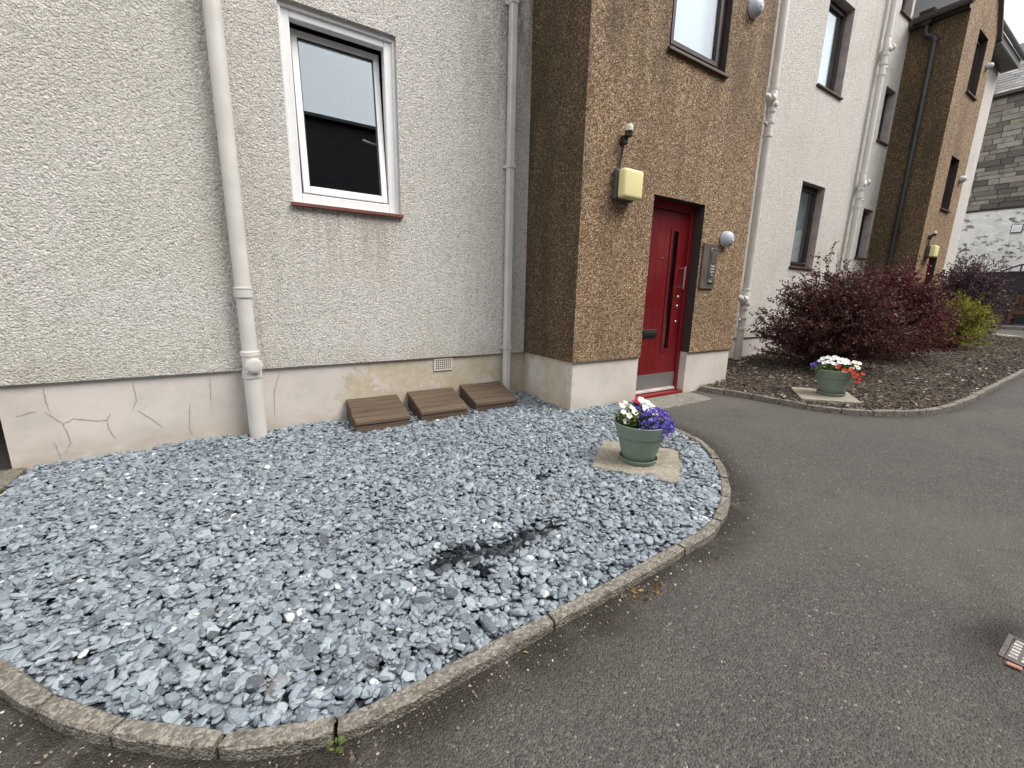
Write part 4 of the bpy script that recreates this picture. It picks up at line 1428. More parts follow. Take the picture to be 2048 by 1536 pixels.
# ------------------------------------------------------------------ timber covers along the plinth
for i, (bx_, yw_) in enumerate(BOXES):
    lab = ['leftmost of three timber pipe covers, palest brown planks', 'middle of three timber pipe covers against the plinth', 'rightmost of three timber pipe covers, darkest, by the square downpipe'][i]
    W_, DP_ = .225, .40
    yfb = DP - .012
    t = thing('timber_cover', lab, 'cover', (bx_, yfb, g(bx_) + .03), 'timber covers along the plinth')
    t.rotation_euler = (0, 0, yw_)
    ORG[t.name] = (0, 0, 0)
    zb, zf = .182, .078
    m = MB()
    for s_ in (-1, 1):
        xa, xb = s_ * (W_ - .022), s_ * (W_ - .005)
        m = MB().add([(xa, 0, 0), (xb, 0, 0), (xb, -DP_ + .03, 0), (xa, -DP_ + .03, 0), (xa, 0, zb - .002), (xb, 0, zb - .002), (xb, -DP_ + .03, zf + .002), (xa, -DP_ + .03, zf + .002)],
                     [(0, 1, 2, 3), (4, 7, 6, 5), (0, 4, 5, 1), (1, 5, 6, 2), (2, 6, 7, 3), (3, 7, 4, 0)])
        m.build('side_board', 'decking', t, local=True)
    MB().cbox(-W_ + .005, W_ - .005, -DP_ + .012, -DP_ + .03, -.03, zf, .002).build('front_board', 'decking', t, local=True)
    npk = 5
    for k in range(npk):
        y0_, y1_ = -DP_ * k / npk - .003, -DP_ * (k + 1) / npk + .003
        sl = (zb - zf) / DP_
        z0_, z1_ = zb + sl * y0_, zb + sl * y1_
        e_ = random.uniform(-.004, .004)
        xa, xb = -W_ + random.uniform(-.004, .004), W_ + random.uniform(-.004, .004)
        th = .028
        bmq = MB()
        bmq.add([(xa, y0_, z0_), (xb, y0_, z0_), (xb, y1_, z1_), (xa, y1_, z1_), (xa, y0_ - .002, z0_ + th), (xb, y0_ - .002, z0_ + th), (xb, y1_ + .002, z1_ + th), (xa, y1_ + .002, z1_ + th)],
                [(0, 3, 2, 1), (4, 5, 6, 7), (0, 1, 5, 4), (1, 2, 6, 5), (2, 3, 7, 6), (3, 0, 4, 7)])
        bmq.build('plank', 'decking', t, local=True, bevel=.003)


# ------------------------------------------------------------------ slabs, step, drain
def slab(poly, z0, z1, mat, name, label, cat='slab', group=None, bevel=.008):
    cx = sum(p[0] for p in poly) / len(poly)
    cy = sum(p[1] for p in poly) / len(poly)
    n = len(poly)
    me = MB().prism([(p[0] - cx, p[1] - cy) for p in poly], 0, z1 - z0)
    o = me.build(name, mat, None, bevel=bevel)
    o.location = (cx, cy, z0)
    return tag(o, label, cat, group)


slab(SLAB1, g(2.2) + .012, g(2.2) + .056, 'slab_concrete', 'paving_slab', 'square concrete slab on the slate chips under the flower pot', group='slabs under the pots')
slab(SLAB2, g(5.2) + .02, g(5.2) + .075, 'slab_concrete', 'paving_slab', 'concrete slab in the bark bed under the far flower pot', group='slabs under the pots')
slab([(3.36, 2.955), (3.40, 2.60), (4.30, 2.60), (4.36, 2.70), (4.36, 2.955)], g(3.8) - .02, g(3.8) + .022, 'step_concrete', 'door_step', 'low concrete step at the foot of the near red door', 'step')
slab([(-2.4, 3.765), (-2.4, 3.32), (-1.24, 3.32), (-1.24, 3.765)], -.03, .052, 'old_slab', 'threshold_slab', 'mossy stone slab at the left end of the plinth', 'slab')
slab([(5.2, 3.70), (5.2, 3.25), (5.75, 3.22), (5.78, 3.70)], g(5.4) + .02, g(5.4) + .10, 'old_slab', 'gully_slab', 'grey slab at the foot of the near branched pipe', 'slab')
slab([(15.4, 2.15), (16.1, 2.75), (16.5, 2.5), (15.8, 1.95)], g(15.9) + .02, g(15.9) + .09, 'slab_concrete', 'edging_slab', 'pale slab at the far end of the bark bed', 'slab')

dx0, dx1, dy0, dy1 = 2.03, 2.20, -.06, .115
zd = g(2.1)
t = thing('drain_cover', 'worn iron drain cover in the asphalt at the right edge', 'drain', ((dx0 + dx1) / 2, (dy0 + dy1) / 2, zd))
m = MB().cbox(dx0, dx1, dy0, dy0 + .014, zd - .02, zd + .004, .001).cbox(dx0, dx1, dy1 - .014, dy1, zd - .02, zd + .004, .001).cbox(dx0, dx0 + .014, dy0 + .0142, dy1 - .0142, zd - .02, zd + .0038, .001).cbox(dx1 - .014, dx1, dy0 + .0142, dy1 - .0142, zd - .02, zd + .0038, .001)
m.build('frame', 'iron', t)
lid = MB().box(dx0 + .016, dx1 - .016, dy0 + .016, dy1 - .016, zd - .02, zd + .0012).build('lid', 'iron', t)
for i in range(6):
    for k in range(5):
        cx, cy = dx0 + .03 + i * .0225, dy0 + .033 + k * .028
        MB().cbox(cx - .008, cx + .008, cy - .010, cy + .010, zd + .0014, zd + .0036, .0008).build('tread', 'iron_worn', lid)
o = MB().cbox(-.018, .018, -.008, .008, 0, .008, .003).build('brick_chip', 'brick_pink')
o.location = (2.005, .075, zd + .001)
o.rotation_euler = (0, 0, R(100))
tag(o, 'pinkish brick fragment beside the drain cover', 'brick chip')


# ------------------------------------------------------------------ plants
def leaf_cloud(pos, dirs, size, rr, narrow=.55, curl=.25):
    """diamond leaves: pos (N,3), dirs (N,3) main axis -> verts, faces"""
    n = len(pos)
    d = dirs / (np.linalg.norm(dirs, axis=1)[:, None] + 1e-9)
    rv = rr.normal(size=(n, 3))
    s = np.cross(d, rv)
    s /= np.linalg.norm(s, axis=1)[:, None] + 1e-9
    u = np.cross(s, d)
    L = size[:, None]
    v = np.stack([pos, pos + d * L * .5 + s * L * narrow * .5 + u * L * curl * .25, pos + d * L + u * L * curl * -.15, pos + d * L * .5 - s * L * narrow * .5 + u * L * curl * .25], 1)
    f = np.arange(n * 4).reshape(n, 4)
    return v.reshape(-1, 3), f


def shrub(name, label, loc, rx, ry, h, nst, per, leafmat, leafsize, seed, group=None, spread=1.0, droop=.2, sprig=.18, narrow=.6, twig=4):
    rr = np.random.default_rng(seed)
    t = thing(name, label, 'shrub', loc, group)
    sm = MB()
    LP, LD, LS, LT = [], [], [], []
    for i in range(nst):
        a = rr.uniform(0, 2 * math.pi)
        q = rr.uniform(0, 1) ** .6
        b = np.array([.14 * rx * math.cos(a) * rr.uniform(), .14 * ry * math.sin(a) * rr.uniform(), -.02])
        top_h = h * (1.02 - .50 * q ** 2.4) * rr.uniform(.80, 1.05)
        if q > .72 and rr.uniform() < .6:
            top_h *= rr.uniform(.25, .9)
        if rr.uniform() < sprig:
            top_h *= rr.uniform(1.05, 1.30)
        e = np.array([rx * q * math.cos(a) * spread, ry * q * math.sin(a) * spread, top_h])
        c1 = b + np.array([e[0] * .25, e[1] * .25, top_h * .5])
        c2 = np.array([e[0] * .72, e[1] * .72, top_h * (.92 - .1 * droop)])
        us = np.linspace(0, 1, 7)[:, None]
        P_ = (1 - us) ** 3 * b + 3 * us * (1 - us) ** 2 * c1 + 3 * us * us * (1 - us) * c2 + us ** 3 * e
        P_[1:-1] += rr.normal(0, .012, (5, 3))
        if i % 2 == 0:
            sm.tube(P_, [.009 * (1 - .8 * k / 6) for k in range(7)], 4, cap=False)
        tone0 = rr.uniform(-.14, .14)
        segs = [(P_, 1.0)]
        for k in range(twig):
            u0 = rr.uniform(.35, .92)
            p0 = np.array([np.interp(u0, us[:, 0], P_[:, c]) for c in range(3)])
            o_ = np.array([p0[0] / rx, p0[1] / ry, .35]) + rr.normal(0, .55, 3)
            o_ /= np.linalg.norm(o_) + 1e-6
            ln = rr.uniform(.10, .26) * h / 1.2
            pe = p0 + o_ * ln
            pe[2] -= droop * ln * .2
            pe[2] = max(pe[2], .03)
            Q = np.linspace(0, 1, 3)[:, None]
            tw = p0 + (pe - p0) * Q
            if k < 2 and i % 3 == 0:
                sm.tube(tw, [.004, .003, .0015], 3, cap=False)
            segs.append((tw, .6))
        for S_, wgt in segs:
            m_ = max(3, int(per * wgt))
            uu = rr.uniform(.28 if wgt == 1.0 else .05, 1, m_)
            k0 = np.linspace(0, 1, len(S_))
            pp = np.stack([np.interp(uu, k0, S_[:, c]) for c in range(3)], 1)
            ax_ = S_[-1] - S_[0]
            ax_ /= np.linalg.norm(ax_) + 1e-6
            dd_ = ax_ * .6 + rr.normal(0, .7, (m_, 3))
            LP.append(pp + rr.normal(0, .008, (m_, 3)))
            LD.append(dd_)
            LS.append(leafsize * rr.uniform(.6, 1.3, m_))
            LT.append(np.clip(.45 + tone0 + rr.normal(0, .22, m_), 0, 1))
    LP, LD, LS, LT = map(np.concatenate, (LP, LD, LS, LT))
    ok = LP[:, 2] > .01
    v, f = leaf_cloud(LP[ok], LD[ok], LS[ok], rr, narrow)
    np_mesh('foliage', v, f, leafmat, parent=t, attr=np.repeat(LT[ok], 4), local=True)
    sm.build('stems', 'stem', t, local=True)
    return t


gz = lambda x, y: float(bed_h(np.array([x]), np.array([y]))[0])
shrub('barberry_shrub', 'large dark red barberry nearest the camera behind the far flower pot', (6.95, 2.62, gz(6.95, 2.62)), .95, .95, 1.24, 420, 22, 'leaf_barberry', .034, 21, 'barberry shrubs in the bark bed', twig=6, sprig=.3)
shrub('barberry_shrub', 'bright crimson barberry just beyond the large dark red one', (9.0, 2.62, gz(9.0, 2.6)), 1.1, .95, 1.36, 400, 20, 'leaf_crimson', .038, 22, 'barberry shrubs in the bark bed', twig=6)
shrub('barberry_shrub', 'dusty purple barberry farthest along the bed below the far stair door', (13.7, 2.68, gz(13.7, 2.6)), .85, .75, 1.55, 340, 18, 'leaf_purple', .044, 23, 'barberry shrubs in the bark bed', sprig=.3, twig=5)
shrub('golden_shrub', 'low yellow green feathery shrub in front of the purple barberry', (11.6, 2.32, gz(11.6, 2.3)), .62, .52, .86, 220, 20, 'leaf_lime', .055, 24, spread=1.15, droop=.4, narrow=.24, twig=3, sprig=.45)


def flower_mesh(name, mat, r, npet=5, cup=.3, ruffle=.12, seed=0):
    rr = np.random.default_rng(seed)
    n = npet * 4
    vs = [(0, 0, -cup * r)]
    for ring, (q, hz_) in enumerate(((.45, -.05), (1.0, .18))):
        for k in range(n):
            a = 2 * math.pi * k / n
            pr = 1 - .22 * (abs(math.cos(npet * a / 2)) ** 6) if ring else 1
            vs.append((r * q * pr * math.cos(a), r * q * pr * math.sin(a), r * (hz_ * cup * 2 + (rr.uniform(-ruffle, ruffle) if ring else 0))))
    fs = [(0, 1 + k, 1 + (k + 1) % n) for k in range(n)] + [(1 + k, 1 + n + k, 1 + n + (k + 1) % n, 1 + (k + 1) % n) for k in range(n)]
    me = bpy.data.meshes.new(name)
    me.from_pydata(vs, [], fs)
    at = me.attributes.new('tone', 'FLOAT', 'POINT')
    at.data.foreach_set('value', np.concatenate([[0.2], rr.uniform(.3, 1, len(vs) - 1)]).astype(np.float32))
    me.polygons.foreach_set('use_smooth', [True] * len(fs))
    me.materials.append(MATS[mat])
    return me


def plant(name, label, cat, loc, spots, fmesh, leafmat, nleaf, rad, hgt, seed, leafsize=.03, joined=None, group=None):
    """spots = [(dx,dy,dz,tilt_dir_x,tilt_dir_y)] flowers as parts; joined = (mat, n, size) for tiny blossom masses"""
    rr = np.random.default_rng(seed)
    t = thing(name, label, cat, loc, group)
    n = nleaf
    a = rr.uniform(0, 2 * math.pi, n)
    q = rr.uniform(0, 1, n) ** .5
    zz = rr.uniform(0, 1, n)
    pos = np.stack([rad * q * np.cos(a), rad * q * np.sin(a), zz * hgt * (1 - .35 * q)], 1)
    dirs = np.stack([np.cos(a) * .7, np.sin(a) * .7, rr.uniform(-.3, .9, n)], 1) + rr.normal(0, .4, (n, 3))
    v, f = leaf_cloud(pos, dirs, leafsize * rr.uniform(.6, 1.2, n), rr, .5)
    np_mesh('foliage', v, f, leafmat, parent=t, attr=np.repeat(rr.uniform(0, 1, n), 4), local=True)
    st = MB()
    for s_ in spots:
        st.tube([(s_[0] * .3, s_[1] * .3, 0), (s_[0] * .75, s_[1] * .75, s_[2] * .6), (s_[0], s_[1], s_[2] - .004)], .0025, 4, cap=False)
        o_ = bpy.data.objects.new('flower', fmesh)
        COL.objects.link(o_)
        o_.parent = t
        o_.location = s_[:3]
        nv = Vector((s_[3], s_[4], .75)).normalized()
        o_.rotation_euler = (nv.to_track_quat('Z', 'Y') @ Matrix.Rotation(rr.uniform(0, 6), 4, 'Z').to_quaternion()).to_euler()
        sc = rr.uniform(.82, 1.15)
        o_.scale = (sc, sc, sc)
    if spots:
        st.build('stems', 'stem_green', t, local=True)
    if joined:
        mat, nf, sz = joined
        a = rr.uniform(0, 2 * math.pi, nf)
        ph = np.arccos(rr.uniform(-.25, 1, nf))
        rfac = rr.uniform(.86, 1.05, nf)
        base = np.stack([rad * np.sin(ph) * np.cos(a) * rfac, rad * np.sin(ph) * np.sin(a) * rfac, hgt * .35 + hgt * .75 * np.cos(ph) * rfac], 1)
        nrm = base - np.array([0, 0, hgt * .2])
        nrm /= np.linalg.norm(nrm, axis=1)[:, None]
        VV, FF, TT = [], [], []
        k0 = 0
        for k in range(5):
            tang = np.cross(nrm, rr.normal(size=(nf, 3)))
            tang /= np.linalg.norm(tang, axis=1)[:, None]
            v, f = leaf_cloud(base, tang + nrm * .45, sz * rr.uniform(.7, 1.2, nf), rr, .75)
            VV.append(v)
            FF.append(f + k0)
            k0 += len(v)
            TT.append(np.repeat(rr.uniform(0, 1, nf), 4))
        np_mesh('blossom_mass', np.concatenate(VV), np.concatenate(FF), mat, parent=t, attr=np.concatenate(TT), kind='stuff', local=True)
    return t


FW = flower_mesh('white_flower', 'petal_white', .030, seed=1)
FCm = flower_mesh('cream_flower', 'petal_cream', .024, seed=2)
FV = flower_mesh('violet_flower', 'petal_violet', .028, seed=3)
FR = flower_mesh('red_flower', 'petal_red', .024, cup=.45, ruffle=.25, seed=4)


def pot(x, y, z, label, s=1.0):
    t = thing('flower_pot', label, 'flower pot', (x, y, z), 'sage green plastic pots')
    k = s
    sa = MB().lathe([(.105 * k, .0), (.118 * k, .004), (.128 * k, .030 * k), (.124 * k, .032 * k), (.114 * k, .010), (.05 * k, .008)], (0, 0, 0), 40).build('saucer', 'pot_green', t, smooth=True, local=True)
    prof = [(.05, .011), (.098, .011), (.104, .016), (.125, .09), (.140, .150), (.148, .174), (.1445, .1765), (.1445, .181), (.1525, .184), (.166, .235), (.172, .262), (.173, .268), (.170, .271), (.166, .268), (.160, .235), (.158, .225), (.05, .222)]
    MB().lathe([(a_ * k, b_ * k) for a_, b_ in prof], (0, 0, 0), 48).build('body', 'pot_green', t, smooth=True, local=True)
    MB().lathe([(.158 * k, .2255 * k), (.12 * k, .232 * k), (.01, .236 * k)], (0, 0, 0), 24).build('compost', 'compost', t, local=True)
    return t


P1 = (2.185, 1.795, g(2.2) + .0565)
pot(*P1, 'sage green pot with blue and white flowers standing among the slate chips')
zc = P1[2] + .235
# directions seen from the camera: right = (.84,-.54), away = (.54,.84)
rt, aw = np.array([.776, -.63]), np.array([.63, .776])


def at(u, w, z):
    p = np.array(P1[:2]) + rt * u + aw * w
    return (p[0], p[1], z)


plant('white_bedding_plant', 'cream white flowers at the left of the near pot', 'flowers', at(-.075, .03, zc),
      [(-.06, .0, .10, -.3, -.5), (-.03, .04, .13, -.2, -.6), (.0, -.02, .125, 0, -.6), (.045, .03, .12, .2, -.5), (-.065, -.035, .045, -.5, -.7), (-.055, -.045, .085, -.4, -.6), (.03, -.05, .06, .3, -.6), (.06, -.03, .09, .3, -.4), (-.01, -.05, .105, 0, -.7), (.02, .06, .14, .1, -.4)],
      FCm, 'leaf_green', 240, .085, .11, 31, .035)
plant('red_geranium', 'single red bloom on a tall stem in the near pot', 'flower', at(-.035, .05, zc), [(0, 0, .165, -.1, -.5), (.006, -.006, .158, .2, -.6)], FR, 'leaf_green', 40, .03, .10, 32, .03)
plant('white_petunia', 'white petunias rising behind the blue flowers in the near pot', 'flowers', at(.035, .05, zc),
      [(-.02, .03, .17, -.2, -.6), (.03, .02, .15, .1, -.7), (.05, -.01, .125, .2, -.6), (.0, .0, .12, -.2, -.7), (.065, .03, .135, .3, -.5), (.03, -.03, .10, .1, -.8), (.06, -.03, .085, .2, -.7)],
      FW, 'leaf_green', 140, .075, .12, 33, .035)
plant('purple_petunia', 'dark purple petunia blooms at the back of the near pot', 'flowers', at(-.01, .07, zc), [(-.02, .01, .15, -.2, -.6), (.0, -.02, .12, -.1, -.7), (-.035, -.01, .135, -.3, -.6), (.01, .02, .16, 0, -.6)], FV, 'leaf_green', 60, .05, .10, 34, .03)
plant('blue_lobelia', 'dense mound of violet blue lobelia spilling over the near pot', 'flowers', at(.088, -.02, zc - .045), [], None, 'leaf_green', 260, .112, .165, 35, .02, joined=('petal_blue', 430, .0135))
plant('red_trailer', 'few dark red blooms peeping out right of the blue lobelia', 'flowers', at(.165, .04, zc - .03), [(0, 0, .04, .5, -.3), (.01, -.01, .0, .6, -.3), (-.01, .03, .10, .5, -.2)], FR, 'leaf_green', 24, .03, .08, 36, .025)

P2 = (5.345, 1.888, g(5.2) + .0755)
pot(*P2, 'sage green pot with white and red flowers on a slab in the bark bed', 1.04)
zc2 = P2[2] + .24
rt2, aw2 = np.array([.335, -.942]), np.array([.942, .335])


def at2(u, w, z):
    p = np.array(P2[:2]) + rt2 * u + aw2 * w
    return (p[0], p[1], z)


def sp(lst):
    """(right, toward camera, up) -> local offsets for the far pot"""
    return [(*(rt2 * u - aw2 * w), z, -aw2[0] * .6 + rt2[0] * u * 3, -aw2[1] * .6 + rt2[1] * u * 3) for u, w, z in lst]


plant('white_petunia', 'white petunias along the top of the far pot', 'flowers', at2(-.02, .0, zc2),
      sp([(-.10, .02, .145), (-.06, .0, .16), (-.02, .02, .15), (.03, .0, .155), (.07, .02, .15), (.10, .0, .14), (-.08, .05, .105), (-.04, .05, .12), (.0, .05, .105), (.05, .05, .125), (.02, .06, .10), (.09, .04, .12), (-.12, .03, .12), (.0, -.03, .165)]),
      FW, 'leaf_green', 300, .12, .10, 41, .04)
plant('cream_petunia', 'cream flowers at the right side of the far pot', 'flowers', at2(.11, .0, zc2), sp([(.0, .03, .12), (.04, .02, .135), (.06, .03, .10), (.03, .05, .075), (.075, .02, .08), (.08, .0, .125)]), FCm, 'leaf_green', 90, .06, .10, 42, .03)
plant('purple_petunia', 'purple flowers at the left side of the far pot', 'flowers', at2(-.15, .0, zc2), sp([(.0, .02, .11), (-.03, .03, .08), (.02, .03, .085), (-.04, .02, .045), (-.02, .04, .055), (.03, .0, .125), (-.055, .02, .07)]), FV, 'leaf_green', 70, .05, .08, 43, .03)
plant('red_trailer', 'red trailing flowers at the lower right of the far pot', 'flowers', at2(.10, -.05, zc2), sp([(-.08, .06, .08), (.03, .07, .06), (.05, .06, .035), (.09, .05, .02), (.11, .05, -.02), (.13, .04, .03), (.10, .06, -.05), (.07, .07, .0), (-.02, .07, .05)]), FR, 'leaf_bronze', 150, .09, .09, 44, .03)
plant('leafy_bedding', 'fresh green leaves at the left front of the far pot', 'plant', at2(-.09, -.07, zc2 - .01), [], None, 'leaf_green', 160, .075, .10, 45, .035)

# weed in the kerb joint
rr = np.random.default_rng(3)
n = 9
a = rr.uniform(0, 6.28, n)
v, f = leaf_cloud(np.stack([.008 * np.cos(a), .008 * np.sin(a), rr.uniform(.005, .03, n)], 1), np.stack([np.cos(a), np.sin(a), rr.uniform(.1, .8, n)], 1), rr.uniform(.016, .026, n), rr, .7)
wd = np_mesh('weed', v, f, 'leaf_green', attr=np.repeat(rr.uniform(.6, 1, n), 4))
wd.location = (.106, .975, g(.1))
tag(wd, 'tiny green weed sprouting in the kerb joint', 'weed')

# dry leaves by the kerb and on the slate
n = 46
cx = np.concatenate([rr.normal(1.27, .06, 26), rr.uniform(.3, 2.2, 12), [.45, .46, .95, 1.49, 1.52, -.2, .2, .75]])
cy = np.concatenate([rr.normal(.945, .018, 26), rr.uniform(.90, .975, 12), [2.22, 2.20, 2.1, 1.98, 1.9, 2.3, 1.9, 2.5]])
up_ = np.where(np.arange(n) >= 38, .055, .004)
v, f = leaf_cloud(np.stack([cx, cy, g(cx) + up_], 1), np.stack([rr.normal(size=n), rr.normal(size=n), rr.uniform(0, .35, n)], 1), rr.uniform(.008, .030, n), rr, .5, .6)
lf = np_mesh('fallen_leaves', v, f, 'dead_leaf', attr=np.repeat(rr.uniform(0, 1, n), 4), kind='stuff')

# grit on the asphalt
P_, F_ = chip_protos(6, 77, flat=.6, m=5)
n = 900
kk = RNG.integers(100, len(K1) - 30, n)
off = -np.abs(RNG.normal(0, .07, n)) - .012
x = K1[kk, 0] + N1[kk, 0] * off
y = K1[kk, 1] + N1[kk, 1] * off
x2, y2 = RNG.uniform(-1, 7, 420), RNG.uniform(-.4, 2.9, 420)
k3 = RNG.integers(0, len(K2) - 200, 160)
o3 = -np.abs(RNG.normal(0, .10, 160)) - .012
x = np.concatenate([x, x2, K2[k3, 0] + N2[k3, 0] * o3, RNG.normal(4.45, .12, 60)])
y = np.concatenate([y, y2, K2[k3, 1] + N2[k3, 1] * o3, RNG.normal(2.78, .07, 60)])
keep = ~inside([tuple(p) for p in K1[::6]] + [(3.3, 4), (-1.6, 4)], np.stack([x, y], 1)) & ~inside([tuple(p) for p in K2[::6]] + [(5.1, 4)], np.stack([x, y], 1)) & (y < 2.93)
x, y = x[keep], y[keep]
n = len(x)
sz = np.clip(RNG.lognormal(math.log(.0065), .4, n), .003, .018)
M_ = rotmats(RNG.uniform(0, 6.3, n), RNG.normal(0, .3, n), RNG.normal(0, .3, n))
v = np.einsum('nij,nkj->nki', M_, P_[RNG.integers(0, 6, n)] * sz[:, None, None]) + np.stack([x, y, g(x) + sz * .12], 1)[:, None]
ff = (F_[None] + (np.arange(n) * P_.shape[1])[:, None, None]).reshape(-1, 3)
np_mesh('loose_grit', v.reshape(-1, 3), ff, 'bark', attr=np.repeat(RNG.uniform(.5, 1, n) ** .6, P_.shape[1]), kind='stuff')

# ------------------------------------------------------------------ far end: gravel strip, wall, railing, bench, stone building
XW = 21.0
gw = g(XW)
strip = MB().prism([(19.55, -4), (XW, -4), (XW, 7), (19.55, 7)], lambda x_, y_: g(x_) - .05, lambda x_, y_: g(x_) + .10).build('gravel_strip', 'slate_single')
strip['kind'] = 'structure'
kb = bpy.data.objects.new('strip_kerb', None)
COL.objects.link(kb)
kb['kind'] = 'structure'
ORG[kb.name] = (0, 0, 0)
y_ = -4.0
while y_ < 6.9:
    MB().cbox(19.43, 19.545, y_ + .006, y_ + .909, g(19.5) - .05, g(19.5) + .11, .012).build('kerb_stone', 'kerb_concrete', kb)
    y_ += .915

wl_ = thing('boundary_wall', 'dark low boundary wall behind the wooden bench', 'wall', (XW, 2, gw))
MB().box(XW + .02, XW + .30, -5, 8, gw - .2, 2.20).build('core', 'mortar', wl_)
z_ = gw + .02
row = 0
while z_ < 2.1:
    hh = random.uniform(.16, .24)
    hh = min(hh, 2.19 - z_)
    y_ = 1.9 - random.uniform(0, .4)
    while y_ < 4.6:
        ww = random.uniform(.3, .6)
        MB().cbox(XW - random.uniform(0, .012), XW + .03, y_ + .005, y_ + ww - .005, z_ + .005, z_ + hh - .005, .008).build('stone', 'dark_wall', wl_)
        y_ += ww
    z_ += hh
MB().cbox(XW - .02, XW + .019, -5, 1.7, gw - .2, 2.19, .004).build('rendered_panel', 'dark_wall', wl_)
MB().cbox(XW - .03, XW + .33, -5, 8, 2.201, 2.255, .01).build('coping', 'dark_wall', wl_)
rl = thing('handrail', 'black curved handrail on top of the dark wall', 'railing', (XW + .15, 2.5, 2.255))
cr_pts = [(XW + .15, 3.42, 2.262), (XW + .15, 3.25, 2.36), (XW + .15, 3.05, 2.45), (XW + .15, 2.8, 2.51), (XW + .15, 2.4, 2.535), (XW + .15, 1.0, 2.535), (XW + .15, -2, 2.535)]
MB().tube(cr_pts, .026, 10).build('rail', 'rail_black', rl, smooth=True)
for yy_ in (3.02, 1.8, .6, -.6):
    MB().tube([(XW + .15, yy_, 2.25), (XW + .15, yy_, 2.45 if yy_ > 3 else 2.52)], .02, 8).build('post', 'rail_black', rl, smooth=True)

zb_ = g(20.3) + .10
bn = thing('garden_bench', 'reddish brown wooden garden bench in front of the dark wall', 'bench', (20.3, 2.2, zb_))
by0, by1 = 1.3, 2.86
for yy_ in (by0, by1 - .07):
    MB().cbox(20.02, 20.09, yy_, yy_ + .07, zb_, zb_ + .64, .006).build('leg', 'bench_wood', bn)
    MB().cbox(20.50, 20.57, yy_, yy_ + .07, zb_, zb_ + .92, .006).build('leg', 'bench_wood', bn)
    MB().cbox(19.98, 20.56, yy_ - .01, yy_ + .08, zb_ + .641, zb_ + .675, .006).build('armrest', 'bench_wood', bn)
    MB().cbox(20.091, 20.499, yy_ + .015, yy_ + .055, zb_ + .14, zb_ + .19, .004).build('stretcher', 'bench_wood', bn)
for k in range(5):
    MB().cbox(20.03 + k * .092, 20.03 + k * .092 + .08, by0 + .001, by1 - .001, zb_ + .42, zb_ + .448, .004).build('seat_slat', 'bench_wood', bn)
MB().cbox(20.03, 20.06, by0 + .071, by1 - .071, zb_ + .34, zb_ + .419, .004).build('apron', 'bench_wood', bn)
MB().cbox(20.515, 20.555, by0 + .071, by1 - .071, zb_ + .83, zb_ + .90, .004).build('top_rail', 'bench_wood', bn)
MB().cbox(20.515, 20.555, by0 + .071, by1 - .071, zb_ + .50, zb_ + .55, .004).build('bottom_rail', 'bench_wood', bn)
nsl = 11
for k in range(nsl):
    yy_ = by0 + .11 + (by1 - by0 - .26) * k / (nsl - 1)
    MB().cbox(20.523, 20.547, yy_, yy_ + .05, zb_ + .551, zb_ + .829, .003).build('back_slat', 'bench_wood', bn)
st_ = thing('garden_stool', 'low dark wooden stool left of the garden bench', 'stool', (20.2, 3.1, zb_))
for xx_ in (20.03, 20.34):
    for yy_ in (2.93, 3.27):
        MB().cbox(xx_, xx_ + .05, yy_, yy_ + .05, zb_, zb_ + .27, .004).build('leg', 'bench_wood', st_)
for k in range(4):
    MB().cbox(20.01 + k * .102, 20.01 + k * .102 + .09, 2.91, 3.34, zb_ + .271, zb_ + .30, .004).build('seat_slat', 'bench_wood', st_)

XS = 24.0
SB = thing('stone_building', 'old stone building with whitewashed ground floor and slate roof at the lane end', 'building', (XS, 4, 0))
ZW, ZE = 4.62, 8.62
MB().box(XS, XS + 7, -7, 12, 0, ZW).build('whitewashed_wall', 'whitewash', SB)
MB().box(XS + .03, XS + 6.97, -6.97, 11.97, ZW + .001, ZE).build('upper_wall', 'mortar', SB)
MB().box(XS - .03, XS + .029, -6.9, 11.9, ZW + .0012, ZW + .05).build('string_course', 'rail_black', SB)
for yy_ in (3.9, 3.35):
    MB().box(XS - .02, XS - .001, yy_, yy_ + .05, 1.5, ZW - .05).build('pilaster_strip', 'whitewash', SB)
sproto = []
for k in range(6):
    ww, hh = [(.52, .20), (.40, .16), (.62, .18), (.30, .20), (.46, .14), (.36, .18)][k]
    mb = MB().cbox(-.05, .035, .008, ww - .008, .006, hh - .006, .012)
    sproto.append((mb, ww, hh))
z_ = ZW + .06
cnt = 0
while z_ < ZE - .15 and cnt < 290:
    hh = random.choice([.15, .17, .19, .21])
    hh = min(hh, ZE - .02 - z_)
    y_ = 2.6 - random.uniform(0, .4)
    while y_ < 6.0:
        ww = random.uniform(.26, .68)
        pr = random.uniform(.0, .03)
        if 'st_me' not in globals():
            st_me = MB().cbox(-.5, .5, 0, 1, 0, 1, .03)
            me0 = bpy.data.meshes.new('stone')
            me0.from_pydata(st_me.v, [], st_me.f)
            me0.materials.append(MATS['stone'])
        o = bpy.data.objects.new('stone', me0)
        COL.objects.link(o)
        o.parent = SB
        o.location = (0.01 - pr, y_ + .009 - 4, z_ + .008)
        o.scale = (.06, ww - .018, hh - .016)
        cnt += 1
        y_ += ww
    z_ += hh
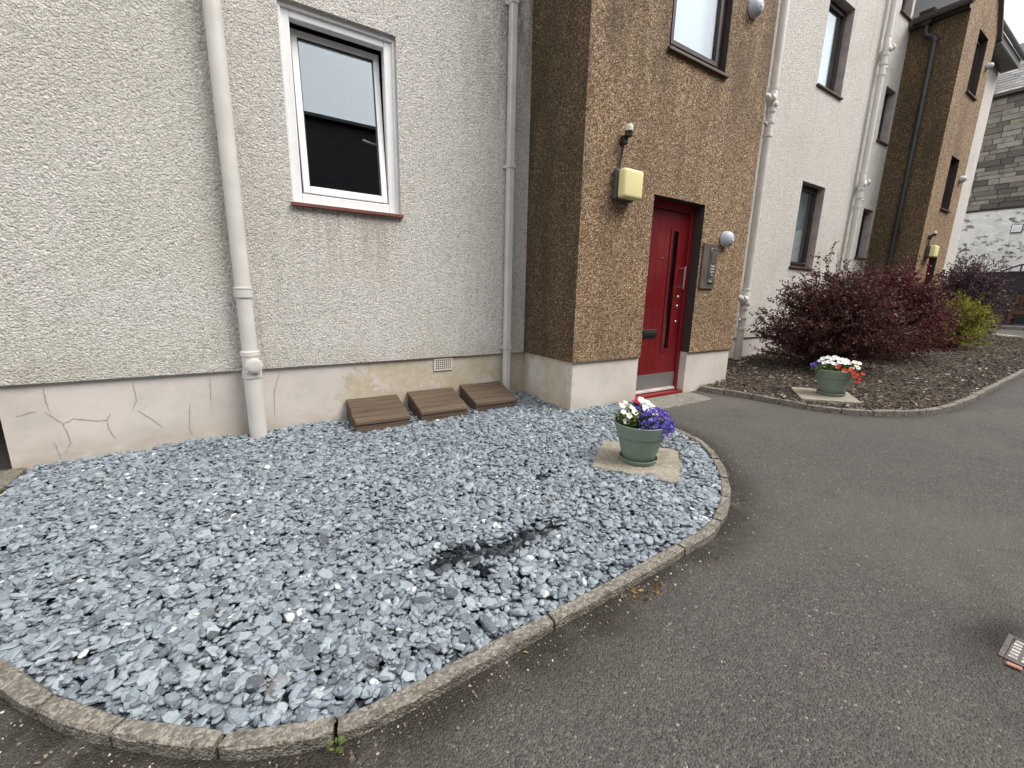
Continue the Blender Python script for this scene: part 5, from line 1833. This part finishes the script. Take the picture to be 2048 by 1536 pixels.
# roof slates
pitch = R(38)
MB().add([(XS - .15, -7.1, ZE + .02), (XS + 3.5, -7.1, ZE + .02 + 3.65 * math.tan(pitch)), (XS + 3.5, 12.1, ZE + .02 + 3.65 * math.tan(pitch)), (XS - .15, 12.1, ZE + .02), (XS + 7.15, -7.1, ZE + .02), (XS + 7.15, 12.1, ZE + .02)],
         [(0, 1, 2, 3), (1, 4, 5, 2), (0, 4, 1), (3, 2, 5), (0, 3, 5, 4)]).build('roof', 'roof_plain', SB)
rfs = SB.children[-1] if SB.children else None
rfs = [c for c in SB.children if c.name.startswith('roof')][0]
sl = MB().cbox(0, 1, 0, 1, 0, 1, .02)
me1 = bpy.data.meshes.new('roof_slate')
me1.from_pydata(sl.v, [], sl.f)
me1.materials.append(MATS['roof_slate'])
for k in range(10):
    for q in range(11):
        o = bpy.data.objects.new('roof_slate', me1)
        COL.objects.link(o)
        o.parent = rfs
        s_ = .24 * k - .04
        o.location = (-.15 + s_ * math.cos(pitch) - .012, 2.4 - 4 + q * .34 + (.17 if k % 2 else 0) + random.uniform(-.01, .01), ZE + .03 + s_ * math.sin(pitch) + .012)
        o.rotation_euler = (0, -pitch + R(3.5) + random.uniform(-.01, .01), 0)
        o.scale = (.42, .332, .014)
MB().box(XS - .24, XS - .12, -7, 12, ZE - .09, ZE + .0).build('gutter', 'rail_black', SB)
sg = thing('wall_sign', 'small white notice on the whitewashed wall at the right edge', 'sign', (XS - .02, 3.7, 3.9))
MB().cbox(XS - .04, XS - .021, 3.635, 3.92, 3.75, 4.05, .004).build('frame', 'reveal_dark', sg)
MB().cbox(XS - .05, XS - .0405, 3.655, 3.90, 3.78, 4.03, .003).build('board', 'sign_white', sg)
for k in range(3):
    MB().box(XS - .0535, XS - .0502, 3.69, 3.865, 3.84 + k * .055, 3.853 + k * .055).build('text_line', 'sign_grey', sg)

# building across the lane (seen mirrored in the panes)
OB = thing('opposite_building', 'dark stone building across the lane mirrored in the white window', 'building', (3, -7.5, 0))
MB().box(-16, 26, -16, -7.5, -.3, 8.85).build('wall', 'dark_wall', OB)
gm = MB()
gable_x(gm, -16, 26, -16, -7.5, 8.85, 1.5, .2)
gm.build('roof', 'roof_plain', OB)
for k in range(9):
    for zz in (1.0, 3.9):
        w_ = MB().box(-14 + 4 * k, -13 + 4 * k, -7.5, -7.46, zz, zz + 1.5).build('window', 'frame_brown', OB)
